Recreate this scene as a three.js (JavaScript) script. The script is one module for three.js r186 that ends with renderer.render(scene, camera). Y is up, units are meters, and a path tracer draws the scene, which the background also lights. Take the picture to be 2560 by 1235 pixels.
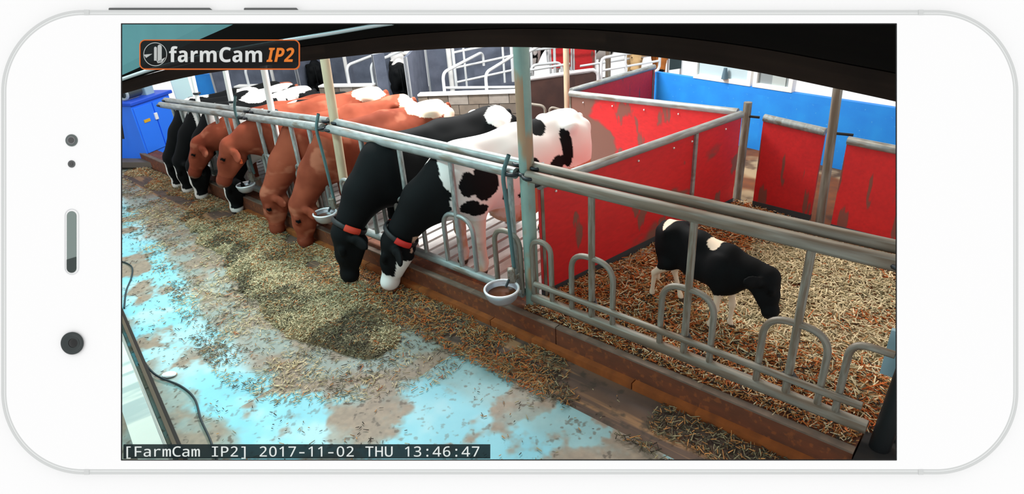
import * as THREE from 'three';
import { mergeGeometries } from 'three/addons/utils/BufferGeometryUtils.js';
import { RoundedBoxGeometry } from 'three/addons/geometries/RoundedBoxGeometry.js';
import { FontLoader } from 'three/addons/loaders/FontLoader.js';
import { TextGeometry } from 'three/addons/geometries/TextGeometry.js';
import { RectAreaLightUniformsLib } from 'three/addons/lights/RectAreaLightUniformsLib.js';

// ------------------------------------------------------------------ camera, sky, lights, exposure
RectAreaLightUniformsLib.init();
const scene = new THREE.Scene();
const renderer = new THREE.WebGLRenderer({ antialias: true });
renderer.toneMapping = THREE.LinearToneMapping;
renderer.toneMappingExposure = 1.0;
renderer.shadowMap.enabled = true;
scene.background = new THREE.Color().setRGB(1.0, 1.0, 1.0);          // white overcast sky

const V = (x, y, z) => new THREE.Vector3(x, y, z);
const camera = new THREE.PerspectiveCamera(2 * Math.atan(617.5 / 1500) * 180 / Math.PI, 2560 / 1235, 0.05, 200);
{
  const p = 27 * Math.PI / 180, r = -4 * Math.PI / 180;
  const fwd = V(0, -Math.sin(p), -Math.cos(p)), up = V(0, Math.cos(p), -Math.sin(p)), rt = V(1, 0, 0);
  const R = rt.clone().multiplyScalar(Math.cos(r)).addScaledVector(up, Math.sin(r));
  const U = rt.clone().multiplyScalar(-Math.sin(r)).addScaledVector(up, Math.cos(r));
  camera.quaternion.setFromRotationMatrix(new THREE.Matrix4().makeBasis(R, U, fwd.clone().negate()));
  camera.position.set(0, 3.2, 0);
}
scene.add(camera);

// an added fill lamp out of view: housing, glowing diffuser and area light
function lamp(name, label, pos, target, w, h, color, intensity, glow, group) {
  const g = new THREE.Group(); g.name = name; g.userData = { label, category: 'lamp' };
  if (group) g.userData.group = group;
  g.position.copy(pos); g.lookAt(target); scene.add(g);
  const hous = new THREE.Mesh(new RoundedBoxGeometry(w + 0.06, h + 0.06, 0.08, 2, 0.02), new THREE.MeshStandardMaterial({ color: 0xb8bcbc, roughness: 0.5 }));
  hous.name = 'housing'; hous.position.z = -0.05; g.add(hous);
  const dif = new THREE.Mesh(new THREE.BoxGeometry(w, h, 0.012), new THREE.MeshStandardMaterial({ color: 0xffffff, emissive: color, emissiveIntensity: glow }));
  dif.name = 'diffuser'; g.add(dif);
  const l = new THREE.RectAreaLight(color, intensity, w, h);
  l.position.set(0, 0, 0.015); l.lookAt(0, 0, 1); l.rotation.y += Math.PI;
  l.name = 'lamp_light'; g.add(l);
  l.rotation.set(0, Math.PI, 0);
  return g;
}
const COOL = new THREE.Color().setRGB(0.55, 0.98, 1.0), WARM = new THREE.Color().setRGB(1.0, 0.66, 0.4), NEUT = new THREE.Color().setRGB(1, 0.97, 0.95);
lamp('added_lamp', 'added cool fill lamp over the feed alley', V(-3.6, 4.1, -4.6), V(-3.2, 0, -5.2), 2.4, 0.5, COOL, 36, 2);
lamp('added_lamp_001', 'added neutral fill lamp over the cow standing area', V(-0.6, 4.6, -8.6), V(-0.6, 0, -7.6), 3.0, 0.6, NEUT, 95, 2);
lamp('added_lamp_002', 'added warm fill lamp over the calf pen', V(2.6, 4.1, -5.2), V(2.0, 0, -4.6), 1.0, 0.4, WARM, 22, 2);

// ------------------------------------------------------------------ helpers
function rng(a) { return () => { a |= 0; a = a + 0x6D2B79F5 | 0; let t = Math.imul(a ^ a >>> 15, 1 | a); t = t + Math.imul(t ^ t >>> 7, 61 | t) ^ t; return ((t ^ t >>> 14) >>> 0) / 4294967296; }; }
const R0 = rng(12345);
function hash(x, y, z) { let h = Math.imul(x | 0, 374761393) + Math.imul(y | 0, 668265263) + Math.imul(z | 0, 1274126177) | 0; h = Math.imul(h ^ h >>> 13, 1274126177); return ((h ^ h >>> 16) >>> 0) / 4294967296; }
function noise3(x, y, z) {
  const xi = Math.floor(x), yi = Math.floor(y), zi = Math.floor(z); let u = x - xi, v = y - yi, w = z - zi;
  u = u * u * (3 - 2 * u); v = v * v * (3 - 2 * v); w = w * w * (3 - 2 * w);
  const L = (a, b, t) => a + (b - a) * t;
  return L(L(L(hash(xi, yi, zi), hash(xi + 1, yi, zi), u), L(hash(xi, yi + 1, zi), hash(xi + 1, yi + 1, zi), u), v),
    L(L(hash(xi, yi, zi + 1), hash(xi + 1, yi, zi + 1), u), L(hash(xi, yi + 1, zi + 1), hash(xi + 1, yi + 1, zi + 1), u), v), w);
}
function fbm(x, y, z = 0, o = 4) { let s = 0, a = 0.5, t = 0; for (let i = 0; i < o; i++) { s += a * noise3(x, y, z + i * 7.3); t += a; a *= 0.5; x *= 2.03; y *= 2.03; z *= 2.03; } return s / t; }
const sm = (a, b, x) => { const t = Math.min(1, Math.max(0, (x - a) / (b - a))); return t * t * (3 - 2 * t); };
const mix = (a, b, t) => a.map((v, i) => v + (b[i] - v) * t);
const lin = (r, g, b) => { const c = new THREE.Color().setRGB(r / 255, g / 255, b / 255, THREE.SRGBColorSpace); return [c.r, c.g, c.b]; };

// texture from a function of (u,v) in 0..1 that returns sRGB 0..255
function tex(w, h, f, rep) {
  const d = new Uint8Array(w * h * 4);
  for (let j = 0; j < h; j++) for (let i = 0; i < w; i++) { const c = f(i / w, j / h), k = (j * w + i) * 4; d[k] = Math.max(0, Math.min(255, c[0])); d[k + 1] = Math.max(0, Math.min(255, c[1])); d[k + 2] = Math.max(0, Math.min(255, c[2])); d[k + 3] = 255; }
  const t = new THREE.DataTexture(d, w, h); t.colorSpace = THREE.SRGBColorSpace; t.magFilter = THREE.LinearFilter; t.minFilter = THREE.LinearFilter; t.wrapS = t.wrapT = THREE.RepeatWrapping; t.needsUpdate = true;
  if (rep) t.repeat.set(rep[0], rep[1]);
  return t;
}
function btex(w, h, f) { const t = tex(w, h, (u, v) => { const x = f(u, v) * 255; return [x, x, x]; }); t.colorSpace = THREE.NoColorSpace; return t; }
const M = (o) => new THREE.MeshStandardMaterial(o);
const std = (hex, rough = 0.7, metal = 0) => M({ color: hex, roughness: rough, metalness: metal });

const names = {};
function numbered(n) { const k = names[n] ?? 0; names[n] = k + 1; return k ? n + '_' + String(k).padStart(3, '0') : n; }
numbered('added_lamp'); numbered('added_lamp'); numbered('added_lamp');
function thing(name, label, category, group) {
  const g = new THREE.Group(); g.name = numbered(name); g.userData = { label, category }; if (group) g.userData.group = group; scene.add(g); return g;
}
function part(parent, name, geo, mat, label) { const m = new THREE.Mesh(geo, mat); m.name = name; m.castShadow = m.receiveShadow = true; if (label) m.userData.label = label; parent.add(m); return m; }
function single(name, label, category, geo, mat, group) { const m = part(scene, numbered(name), geo, mat); m.userData = { label, category }; if (group) m.userData.group = group; return m; }
function struct(name, geo, mat, label) { const m = part(scene, numbered(name), geo, mat); m.userData = { kind: 'structure' }; if (label) m.userData.label = label; return m; }

function cyl(a, b, r, r2 = r, seg = 14) {
  const d = b.clone().sub(a), L = d.length(); const g = new THREE.CylinderGeometry(r2, r, L, seg, 1);
  g.applyQuaternion(new THREE.Quaternion().setFromUnitVectors(V(0, 1, 0), d.normalize()));
  g.translate((a.x + b.x) / 2, (a.y + b.y) / 2, (a.z + b.z) / 2); return g;
}
// a tube along points with rounded corners
function bent(pts, r, round = 0.08, seg = 10, closed = false) {
  const path = new THREE.CurvePath(); let prev = pts[0].clone();
  for (let i = 1; i < pts.length; i++) {
    if (i < pts.length - 1) {
      const a = pts[i - 1], p = pts[i], b = pts[i + 1]; const rr = Math.min(round, a.distanceTo(p) * 0.49, b.distanceTo(p) * 0.49);
      const p1 = p.clone().addScaledVector(a.clone().sub(p).normalize(), rr), p2 = p.clone().addScaledVector(b.clone().sub(p).normalize(), rr);
      path.add(new THREE.LineCurve3(prev, p1)); path.add(new THREE.QuadraticBezierCurve3(p1, p, p2)); prev = p2;
    } else path.add(new THREE.LineCurve3(prev, pts[i]));
  }
  return new THREE.TubeGeometry(path, pts.length * 12, r, seg, closed);
}
// a box spanned by two ground points (its length), a thickness across and a height range
function slab(x1, z1, x2, z2, th, y0, y1a, y1b = y1a, y0b = y0) {
  const dx = x2 - x1, dz = z2 - z1, L = Math.hypot(dx, dz), nx = -dz / L * th / 2, nz = dx / L * th / 2;
  const P = [[x1 + nx, y0, z1 + nz], [x2 + nx, y0b, z2 + nz], [x2 + nx, y1b, z2 + nz], [x1 + nx, y1a, z1 + nz], [x1 - nx, y0, z1 - nz], [x2 - nx, y0b, z2 - nz], [x2 - nx, y1b, z2 - nz], [x1 - nx, y1a, z1 - nz]];
  const uv4 = [[0, y0], [L, y0b], [L, y1b], [0, y1a]];
  const faces = [[0, 1, 2, 3], [5, 4, 7, 6], [1, 5, 6, 2], [4, 0, 3, 7], [3, 2, 6, 7], [4, 5, 1, 0]];
  const pos = [], uv = [];
  faces.forEach((f, fi) => { const q = fi < 2 ? (fi === 0 ? [0, 1, 2, 3] : [1, 0, 3, 2]).map((k) => uv4[k]) : fi < 4 ? [[0, y0], [th, y0], [th, y1a], [0, y1a]] : [[0, 0], [L, 0], [L, th], [0, th]]; for (const k of [0, 1, 2, 0, 2, 3]) { pos.push(...P[f[k]]); uv.push(...q[k]); } });
  const g = new THREE.BufferGeometry(); g.setAttribute('position', new THREE.Float32BufferAttribute(pos, 3)); g.setAttribute('uv', new THREE.Float32BufferAttribute(uv, 2)); g.computeVertexNormals(); return g;
}
// horizontal polygon slab, uv in metres
function ground(poly, y, th = 0.12) {
  const s = new THREE.Shape(poly.map(([x, z]) => new THREE.Vector2(x, -z)));
  const g = new THREE.ExtrudeGeometry(s, { depth: th, bevelEnabled: false }); g.rotateX(-Math.PI / 2); g.translate(0, y - th, 0); return g;
}
// height field over a grid of two parameters
function field(nu, nv, f) {
  const pos = [], uv = [], idx = [];
  for (let j = 0; j <= nv; j++) for (let i = 0; i <= nu; i++) { const p = f(i / nu, j / nv); pos.push(p[0], p[1], p[2]); uv.push(p[0], p[2]); }
  for (let j = 0; j < nv; j++) for (let i = 0; i < nu; i++) { const a = j * (nu + 1) + i; idx.push(a, a + 1, a + nu + 1, a + 1, a + nu + 2, a + nu + 1); }
  const g = new THREE.BufferGeometry(); g.setAttribute('position', new THREE.Float32BufferAttribute(pos, 3)); g.setAttribute('uv', new THREE.Float32BufferAttribute(uv, 2)); g.setIndex(idx); g.computeVertexNormals(); return g;
}

// fence frame: s runs along the feed fence away from the calf pen, d into the pens, y up
const T = { x: -0.737, z: -0.676 }, N = { x: 0.676, z: -0.737 };
const W = (s, d, y) => V(0.12 + s * T.x + d * N.x, y, -4.62 + s * T.z + d * N.z);
const invW = (x, z) => { const a = x - 0.12, b = z + 4.62; return [a * T.x + b * T.z, a * N.x + b * N.z]; };

// ------------------------------------------------------------------ materials
const galvT = tex(256, 256, (u, v) => { const n = fbm(u * 14, v * 14, 1), m = fbm(u * 4, v * 40, 5), b = sm(0.62, 0.75, fbm(u * 7, v * 7, 9)); const c = mix([178, 184, 182], [120, 126, 126], n * 0.8); return mix(c.map((q) => q * (0.85 + 0.25 * m)), [112, 92, 72], b * 0.55); });
const galv = M({ map: galvT, roughness: 0.45, metalness: 0.35 });
const galvDirtyT = tex(256, 256, (u, v) => { const n = fbm(u * 14, v * 14, 21), b = sm(0.4, 0.7, fbm(u * 6, v * 6, 19)); return mix(mix([150, 148, 138], [112, 106, 96], n), [96, 76, 58], b * 0.6); });
const galvDirty = M({ map: galvDirtyT, roughness: 0.55, metalness: 0.25 });
const darkSteel = M({ color: 0x2b3034, roughness: 0.45, metalness: 0.5 });
const blackRub = std(0x0c0d0f, 0.6);
const grimeRed = (seed, leftDirt, dr = 0.60) => tex(512, 512, (u, v) => {
  const n = fbm(u * 9, v * 9, seed), f = fbm(u * 60, v * 60, seed + 3, 2);
  let c = mix([222, 40, 42], [206, 34, 40], n); c = c.map((q) => q * (0.94 + 0.1 * f));
  const drip = sm(dr, dr + 0.07, fbm(u * 22, v * 3.5, seed + 8) - (v - 0.35) * 0.25);
  let d = Math.max(drip * 0.8, sm(0.5, 0.62, fbm(u * 5, v * 4, seed + 2) + leftDirt * (0.42 - u * 1.1) - v * 0.28));
  return mix(c, [118, 92, 78], Math.min(0.9, d));
});
const redA = M({ map: grimeRed(3, 0), roughness: 0.5 }), redB = M({ map: grimeRed(31, 1.5, 0.53), roughness: 0.55 }), redShaded = M({ map: grimeRed(57, -0.3), color: 0xf0e0e0, roughness: 0.55 });  // last red is tinted darker: shade of the gates put into its colour
redB.map.repeat.set(0.38, 0.75); redA.map.repeat.set(0.32, 0.75); redShaded.map.repeat.set(0.7, 0.7);
const blueT = tex(256, 256, (u, v) => { const n = fbm(u * 5, v * 5, 2), s = sm(0.77, 0.8, fbm(u * 40, v * 40, 5)); return mix(mix([36, 156, 244], [26, 132, 232], n), [150, 205, 240], s * 0.5); });
const blueWallM = M({ map: blueT, roughness: 0.6 });
const rustT = tex(512, 256, (u, v) => { const n = fbm(u * 8, v * 24, 4), m = fbm(u * 30, v * 30, 6); return mix(mix([122, 66, 38], [80, 48, 34], n), [160, 90, 42], sm(0.58, 0.72, m) * 0.5); });
const kerbM = M({ map: rustT, roughness: 0.7 });
const kerbTopT = tex(256, 256, (u, v) => mix([132, 116, 102], [88, 74, 64], fbm(u * 12, v * 12, 3)));
const kerbTopM = M({ map: kerbTopT, roughness: 0.8 });
const orangeT = tex(256, 128, (u, v) => mix([168, 92, 34], [112, 60, 24], fbm(u * 16, v * 8, 8)));
const plankM = M({ map: orangeT, roughness: 0.75 });
const woodDarkT = tex(256, 256, (u, v) => { const g = fbm(u * 3, v * 40, 2), n = fbm(u * 8, v * 8, 4); return mix([20, 17, 15], [10, 9, 8], g * 0.7 + n * 0.3); });
const beamM = new THREE.MeshPhysicalMaterial({ map: woodDarkT, roughness: 0.95, specularIntensity: 0.1 });
const woodBrownT = tex(256, 256, (u, v) => { const g = fbm(u * 3, v * 50, 12), n = fbm(u * 8, v * 8, 14); return mix([44, 34, 28], [20, 16, 14], g * 0.6 + n * 0.4); });
const beamLowM = new THREE.MeshPhysicalMaterial({ map: woodBrownT, roughness: 0.9, specularIntensity: 0.15 });
const greyBoardT = tex(256, 256, (u, v) => { const n = fbm(u * 6, v * 6, 33), s = sm(0.78, 0.82, fbm(u * 50, v * 50, 35)); return mix(mix([116, 124, 142], [84, 92, 108], n), [160, 165, 175], s * 0.5); });
const greyBoardM = M({ map: greyBoardT, roughness: 0.8 });
const brownBoardT = tex(256, 256, (u, v) => mix([84, 60, 52], [56, 42, 40], fbm(u * 6, v * 6, 43)));
const brownBoardM = M({ map: brownBoardT, roughness: 0.6 });
const concT = tex(256, 256, (u, v) => mix([168, 160, 150], [126, 120, 114], fbm(u * 9, v * 9, 51)));
const concM = M({ map: concT, roughness: 0.9 });
const mortarM = std(0x55514c, 0.95);
const whiteP = std(0xf2f2ef, 0.7);

// ------------------------------------------------------------------ floors
// concrete floor, cyan light cast put into its colour, trodden dirt; uv in metres
const aOut = (s) => { const k = [[0.2, 1.0], [0.5, 1.4], [1.0, 1.78], [1.6, 1.93], [2.2, 1.86], [3.2, 1.67], [4.85, 1.36], [7.6, 0.95], [9, 0.8]]; for (let i = 1; i < k.length; i++) if (s <= k[i][0]) { const t = Math.max(0, (s - k[i - 1][0]) / (k[i][0] - k[i - 1][0])); return k[i - 1][1] + (k[i][1] - k[i - 1][1]) * t; } return 0.8; };
const floorT = tex(2048, 2048, (u, v) => {
  const x = u < 0.34 ? u * 10 : u * 10 - 10, z = -v * 10, [s, d] = invW(x, z), a = -d;
  const n = fbm(x * 1.7, z * 1.7, 3, 5), n2 = fbm(x * 5, z * 5, 8, 4), f = fbm(x * 30, z * 30, 2, 3);
  let c = mix([142, 204, 216], [116, 184, 200], n2);
  c = mix(c, [176, 208, 214], sm(0.55, 0.72, fbm(x * 2.3, z * 2.3, 17)) * 0.7);
  // trodden dirt: dust around the feed, along the wall foot, and in loose patches
  const wob = (n - 0.5) * 1.1 + (n2 - 0.5) * 0.5;
  let dirt = sm(0.10, -0.06, a - aOut(s) + wob * 0.35) * (s > 0.3 ? 1 : 0.4);
  dirt = Math.max(dirt, sm(0.30, 0.12, 2.95 - 0.18 * s - a + wob * 0.8 + (s > 2.5 ? 0.25 : 0)));
  dirt = Math.max(dirt, sm(0.50, 0.58, n * 0.6 + n2 * 0.4 + (s < 1.2 ? 0.025 : -0.055)));
  c = mix(c, mix([158, 134, 112], [122, 104, 88], f), dirt * (0.62 + 0.3 * sm(0.35, 0.6, n2)));
  const spk = sm(0.66, 0.78, fbm(x * 26, z * 26, 31, 3)); c = mix(c, [84, 74, 62], spk * (0.35 + 0.45 * dirt));
  return c;
});
floorT.repeat.set(0.1, 0.1);
struct('floor', ground([[3.4, -1.3], [-7, -1.0], [-12, -8], [-12, -16], [-8, -16], [W(12, 0, 0).x, W(12, 0, 0).z], [W(-4, 0, 0).x, W(-4, 0, 0).z]], 0), M({ map: floorT, roughness: 0.6 }), 'concrete feed alley floor toned teal by a painted light cast');
// brown stained strip in front of the kerb
const laneT = tex(1024, 512, (u, v) => { const x = u * 6, y = v * 1; const n = fbm(x * 2, y * 9, 5), f = fbm(x * 14, y * 14, 9), k = fbm(x * 0.8, y * 14, 12); let c = mix([112, 84, 64], [70, 58, 54], n); c = mix(c, [176, 132, 88], sm(0.55, 0.7, k) * 0.7); c = mix(c, [60, 52, 42], sm(0.55, 0.75, f) * 0.7); return c; });
laneT.repeat.set(1 / 6, 1);
{
  const pos = [], uv = [], idx = [];
  for (let i = 0; i <= 40; i++) { const s = -3.4 + i * 0.3; for (const [a, y] of [[0.1, 0.012], [0.62, 0.012], [0.66, -0.01]]) { const p = W(s, -a, y); pos.push(p.x, p.y, p.z); uv.push(s + 4, a); } if (i) { const b = (i - 1) * 3; idx.push(b, b + 1, b + 3, b + 1, b + 4, b + 3, b + 1, b + 2, b + 4, b + 2, b + 5, b + 4); } }
  const g = new THREE.BufferGeometry(); g.setAttribute('position', new THREE.Float32BufferAttribute(pos, 3)); g.setAttribute('uv', new THREE.Float32BufferAttribute(uv, 2)); g.setIndex(idx); g.computeVertexNormals();
  struct('floor', g, M({ map: laneT, roughness: 0.75 }), 'brown stained feed strip along the kerb');
}
// ground under the pens (manure pit level) and back passage
const backT = tex(512, 512, (u, v) => { const x = u * 8, y = v * 8; return mix([120, 112, 104], [84, 76, 70], fbm(x * 2, y * 2, 5)); }); backT.repeat.set(0.12, 0.12);
struct('floor', ground([[W(-4, 0.15, 0).x, W(-4, 0.15, 0).z], [W(12, 0.15, 0).x, W(12, 0.15, 0).z], [-8, -15.5], [3.7, -14.5], [2.7, -10.3], [5.75, -5.95], [5.2, -2.6]], -0.7, 0.1), M({ map: backT, color: 0xc8b8a0, roughness: 0.8 }), 'bottom of the slurry pit under the slats');
struct('floor', ground([[-8, -8.4 - 2.2], [2.0, -8.4], [4.4, -7.6], [2.7, -10.3], [3.7, -14.5], [-8, -15.5]], 0.15, 0.1), M({ map: backT, roughness: 0.7 }), 'concrete passage floor behind the cows');

// slats of the cow standing area
const slatT = tex(128, 128, (u, v) => mix([226, 226, 224], [188, 186, 182], fbm(u * 9, v * 9, 71)));
const slatM = M({ map: slatT, roughness: 0.35 });
{
  const holder = struct('floor', mergeGeometries([slab(W(-0.4, 0.55, 0).x, W(-0.4, 0.55, 0).z, W(9, 0.55, 0).x, W(9, 0.55, 0).z, 0.1, 0.02, 0.06), slab(W(-0.4, 2.6, 0).x, W(-0.4, 2.6, 0).z, W(9, 2.6, 0).x, W(9, 2.6, 0).z, 0.1, 0.02, 0.06)]), concM, 'slatted standing floor of pale concrete bars');
  for (let i = 0; i < 56; i++) { const s = -0.9 + i * 0.17; const a = W(s, Math.max(0.12, -s * 1.2), 0), b = W(s, 4.2, 0); part(holder, 'slat', slab(a.x, a.z, b.x, b.z, 0.125, 0.06, 0.15), slatM); }
}

// ------------------------------------------------------------------ building shell: beam, roof, left wall, kerb
{
  const pts = [[-3.384, 2.261, -4.684], [-2.649, 2.415, -4.314], [-2.293, 2.492, -4.185], [-1.945, 2.555, -4.048], [-1.546, 2.611, -3.853], [-1.158, 2.657, -3.652], [-0.816, 2.690, -3.500], [-0.522, 2.720, -3.347], [-0.213, 2.741, -3.189], [0.068, 2.754, -3.027], [0.289, 2.752, -2.914], [0.458, 2.749, -2.800], [0.613, 2.739, -2.683], [0.754, 2.729, -2.566], [1.018, 2.696, -2.381], [1.241, 2.658, -2.193], [1.378, 2.633, -2.068], [1.547, 2.592, -1.935]];
  const curve = new THREE.CatmullRomCurve3(pts.map((p) => V(...p)));
  // a curved glued timber: bottom height b0..b1 above the curve, thickness across
  function lamination(h0, h1, th, off, n = 60) {
    const pos = [], uv = [], idx = [];
    for (let i = 0; i <= n; i++) {
      const t = i / n, p = curve.getPoint(t), g = curve.getTangent(t); const nx = -g.z, nz = g.x, L = Math.hypot(nx, nz);
      const ax = nx / L, az = nz / L, lo = h0(t), hi = h1(t);
      const q = [[-th / 2 + off, lo], [th / 2 + off, lo], [th / 2 + off, hi], [-th / 2 + off, hi]];
      for (let k = 0; k < 4; k++) for (const r of [0, 1]) { const c = q[(k + r) % 4]; pos.push(p.x + ax * c[0], p.y + c[1], p.z + az * c[0]); uv.push(t * 3, c[1] + c[0]); }
      if (i) for (let k = 0; k < 4; k++) { const a = (i - 1) * 8 + k * 2, b = i * 8 + k * 2; idx.push(a, b, a + 1, b, b + 1, a + 1); }
    }
    const g = new THREE.BufferGeometry(); g.setAttribute('position', new THREE.Float32BufferAttribute(pos, 3)); g.setAttribute('uv', new THREE.Float32BufferAttribute(uv, 2)); g.setIndex(idx); g.computeVertexNormals(); return g;
  }
  const hi = (t) => 0.10 + 0.75 * sm(0.02, 0.8, t);
  const B = thing('roof_beam', 'dark arched timber roof beam spanning above the pens', 'beam');
  part(B, 'timber', lamination((t) => 0.075 + 0.02 * t, hi, 0.16, 0), beamM);
  part(B, 'lower_board', lamination(() => 0, (t) => 0.07 + 0.02 * t, 0.13, 0.01), beamLowM, 'brown lower board of the beam');
  const cond = []; for (let i = 0; i <= 40; i++) { const t = i / 40 * 0.42, p = curve.getPoint(t), g = curve.getTangent(t), L = Math.hypot(g.x, g.z); cond.push(V(p.x - g.z / L * -0.0 + g.z / L * -0.095, p.y + 0.075 + 0.16 * t, p.z + g.x / L * 0.095)); }
  part(B, 'conduit', new THREE.TubeGeometry(new THREE.CatmullRomCurve3(cond), 60, 0.011, 6), M({ color: 0xb9c4c8, roughness: 0.35, metalness: 0.5 }), 'thin bright conduit along the beam');
}
// teal painted boarding above the alley
{
  const P = [[-4.6, 2.9, -6.6], [-2.2, 2.9, -6.52], [-2.2, 2.58, -6.42], [-4.6, 2.02, -6.14]].map((p) => V(...p));
  const tealT = tex(256, 256, (u, v) => mix([58, 96, 98], [40, 74, 78], fbm(u * 5, v * 5, 3) * 0.7 + fbm(u * 30, v * 4, 5) * 0.3));
  const g = new THREE.BufferGeometry(), q = [], uv = []; const back = P.map((p) => p.clone().add(V(0, 0.02, -0.06)));
  const F = (a, b, c, d) => { for (const p of [a, b, c, a, c, d]) { q.push(p.x, p.y, p.z); uv.push(p.x * 0.5, p.y * 0.5); } };
  F(P[3], P[2], P[1], P[0]); F(back[0], back[1], back[2], back[3]); F(P[0], P[1], back[1], back[0]); F(P[3], back[3], back[2], P[2]); F(P[0], back[0], back[3], P[3]); F(P[1], P[2], back[2], back[1]);
  g.setAttribute('position', new THREE.Float32BufferAttribute(q, 3)); g.setAttribute('uv', new THREE.Float32BufferAttribute(uv, 2)); g.computeVertexNormals();
  struct('wall_left', g, M({ map: tealT, roughness: 0.7 }), 'teal painted boarding hung under the roof');
}
// unseen roof sheets added to shade alley side and calf pen, open over cows
const roofM = std(0x6e6a64, 0.9);
struct('ceiling', new THREE.BoxGeometry(16, 0.1, 2.6).translate(0, 5.0, -3.2), roofM, 'unseen roof sheets added to shade the alley side');
struct('ceiling', new THREE.BoxGeometry(5, 0.1, 4).translate(4.4, 4.6, -5.2), roofM, 'unseen roof sheets added to shade the calf pen');
// low wall on the alley side, with boards and cables at its foot
{
  const a = W(-2.2, -3.38, 0), b = W(7.4, -1.65, 0);
  const wl = struct('wall_left', slab(a.x - 0.06, a.z + 0.05, b.x - 0.06, b.z + 0.05, 0.12, -0.02, 1.0), M({ map: tex(256, 256, (u, v) => mix(mix([214, 220, 208], [188, 200, 190], fbm(u * 6, v * 2, 3)), [150, 168, 166], sm(0.5, 0.65, fbm(u * 10, v * 1.5, 9)) * 0.8)), roughness: 0.7 }), 'pale boarded wall beside the feed alley');
  part(wl, 'skirting', slab(a.x + 0.03, a.z - 0.02, b.x + 0.03, b.z - 0.02, 0.05, 0, 0.09), std(0x231c18, 0.8), 'dark rough strip at the wall foot');
  part(wl, 'board_edge', slab(a.x + 0.02, a.z - 0.012, b.x + 0.02, b.z - 0.012, 0.025, 0.09, 0.2), std(0x54483a, 0.8));
}
function cable(label, pts, r, color) { single('cable', label, 'cable', new THREE.TubeGeometry(new THREE.CatmullRomCurve3(pts.map(([s, a, y]) => W(s, -a, y ?? 0.012))), 50, r, 6), std(color, 0.5)); }
cable('thin dark cable lying across the floor from the pale wall', [[2.6, 2.48, 0.08], [2.2, 2.5, 0.03], [1.85, 2.42], [1.6, 2.42], [1.3, 2.5], [1.0, 2.56], [0.5, 2.7]], 0.009, 0x14242a);
cable('thin dark cable curling on the far floor', [[5.3, 2.0], [5.0, 1.86], [4.7, 1.82], [4.4, 1.92], [4.1, 2.08], [3.7, 2.24]], 0.008, 0x1d343a);
{
  const p = W(2.1, -2.42, 0.02); const g = new THREE.IcosahedronGeometry(0.05, 1).scale(1.3, 0.4, 0.8); g.translate(p.x, p.y, p.z);
  single('paper_scrap', 'crumpled white scrap by the foot of the pale wall', 'scrap', g, M({ color: 0xf4f6f6, roughness: 0.8, flatShading: true }));
}
// kerb
{
  const K = thing('feed_kerb', 'rust brown kerb board under the feed fence', 'kerb');
  const line = (d, s) => { const p = W(s, d, 0); return [p.x, p.z]; };
  const sl = (s1, s2, d, th, y0, y1) => slab(...line(d, s1), ...line(d, s2), th, y0, y1);
  for (const [s1, s2] of [[-2.72, -0.42], [-0.41, 2.4], [2.41, 5.2], [5.21, 9.5]]) {
    part(K, 'board', sl(s1, s2, -0.075, 0.16, 0, 0.235), kerbM);
    part(K, 'coping', sl(s1, s2, -0.125, 0.06, 0.235, 0.25), kerbTopM, 'worn grey coping of the kerb'); part(K, 'ledge', sl(s1, s2, 0.02, 0.2, 0.1, 0.236), kerbM, 'littered ledge behind the coping');
  }
  for (const [s1, s2] of [[-2.72, -1.2], [-1.19, 0.3], [0.31, 2.2], [2.21, 5]]) part(K, 'plank', sl(s1, s2, -0.185, 0.06, 0, 0.075), plankM, 'orange weathered plank at the kerb foot');
  part(K, 'end_block', sl(-2.95, -2.73, -0.05, 0.3, 0, 0.24), std(0x1c1918, 0.9));
}

// ------------------------------------------------------------------ feed fence
const railY = (s) => s < 2.8 ? 1.5 : 1.5 - (s - 2.8) / 4.15 * 0.24;
function clamp(parent, p, r) { const g = mergeGeometries([new THREE.TorusGeometry(r, 0.016, 6, 14).rotateX(Math.PI / 2), new THREE.BoxGeometry(0.03, 0.04, 0.09).translate(r * 0.9, 0, 0)]); g.translate(p.x, p.y, p.z); part(parent, 'clamp', g, darkSteel, 'dark pipe clamp'); }
function hoop(parent, s, w, h, mat, d = 0.0) {
  part(parent, 'hoop', bent([W(s - w / 2, d, 0.35), W(s - w / 2, d, 0.35 + h), W(s + w / 2, d, 0.35 + h), W(s + w / 2, d, 0.35)], 0.024, 0.17, 10), mat);
}
function fencePanel(label, s1, s2, bars, o = {}) {
  const g = thing('feed_fence', label, 'fence', 'feed fence sections');
  const m = o.dirty ? galvDirty : galv;
  part(g, 'top_rail', cyl(W(s1, 0, railY(s1)), W(s2, 0, railY(s2)), 0.047, 0.047, 16), m);
  part(g, 'upper_rail', cyl(W(s1, 0.09, railY(s1) + 0.055), W(s2, 0.09, railY(s2) + 0.055), 0.04, 0.04, 16), m);
  part(g, 'bottom_rail', cyl(W(s1, 0, 0.35), W(s2, 0, 0.35), 0.045, 0.045, 16), o.dirty ? galvDirty : galv);
  for (const b of bars) {
    part(g, 'bar', cyl(W(b, 0, 0.35), W(b, 0, railY(b)), 0.027), m);
    if (!o.noHoop) hoop(g, b, o.hw ?? 0.38, 0.58, m);
  }
  if (o.extra) { part(g, 'lower_rail', cyl(W(s1 + 0.05, -0.035, 0.52), W(s2 - 0.05, -0.035, 0.52), 0.026), galvDirty, 'thin extra rail across the hoops'); for (const b of bars) clamp(g, W(b, -0.01, 0.52), 0.034); }
  for (const s of [s1 + 0.03, s2 - 0.03]) { clamp(g, W(s, 0, railY(s)), 0.06); clamp(g, W(s, 0.09, railY(s) + 0.055), 0.052); }
  return g;
}
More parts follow.
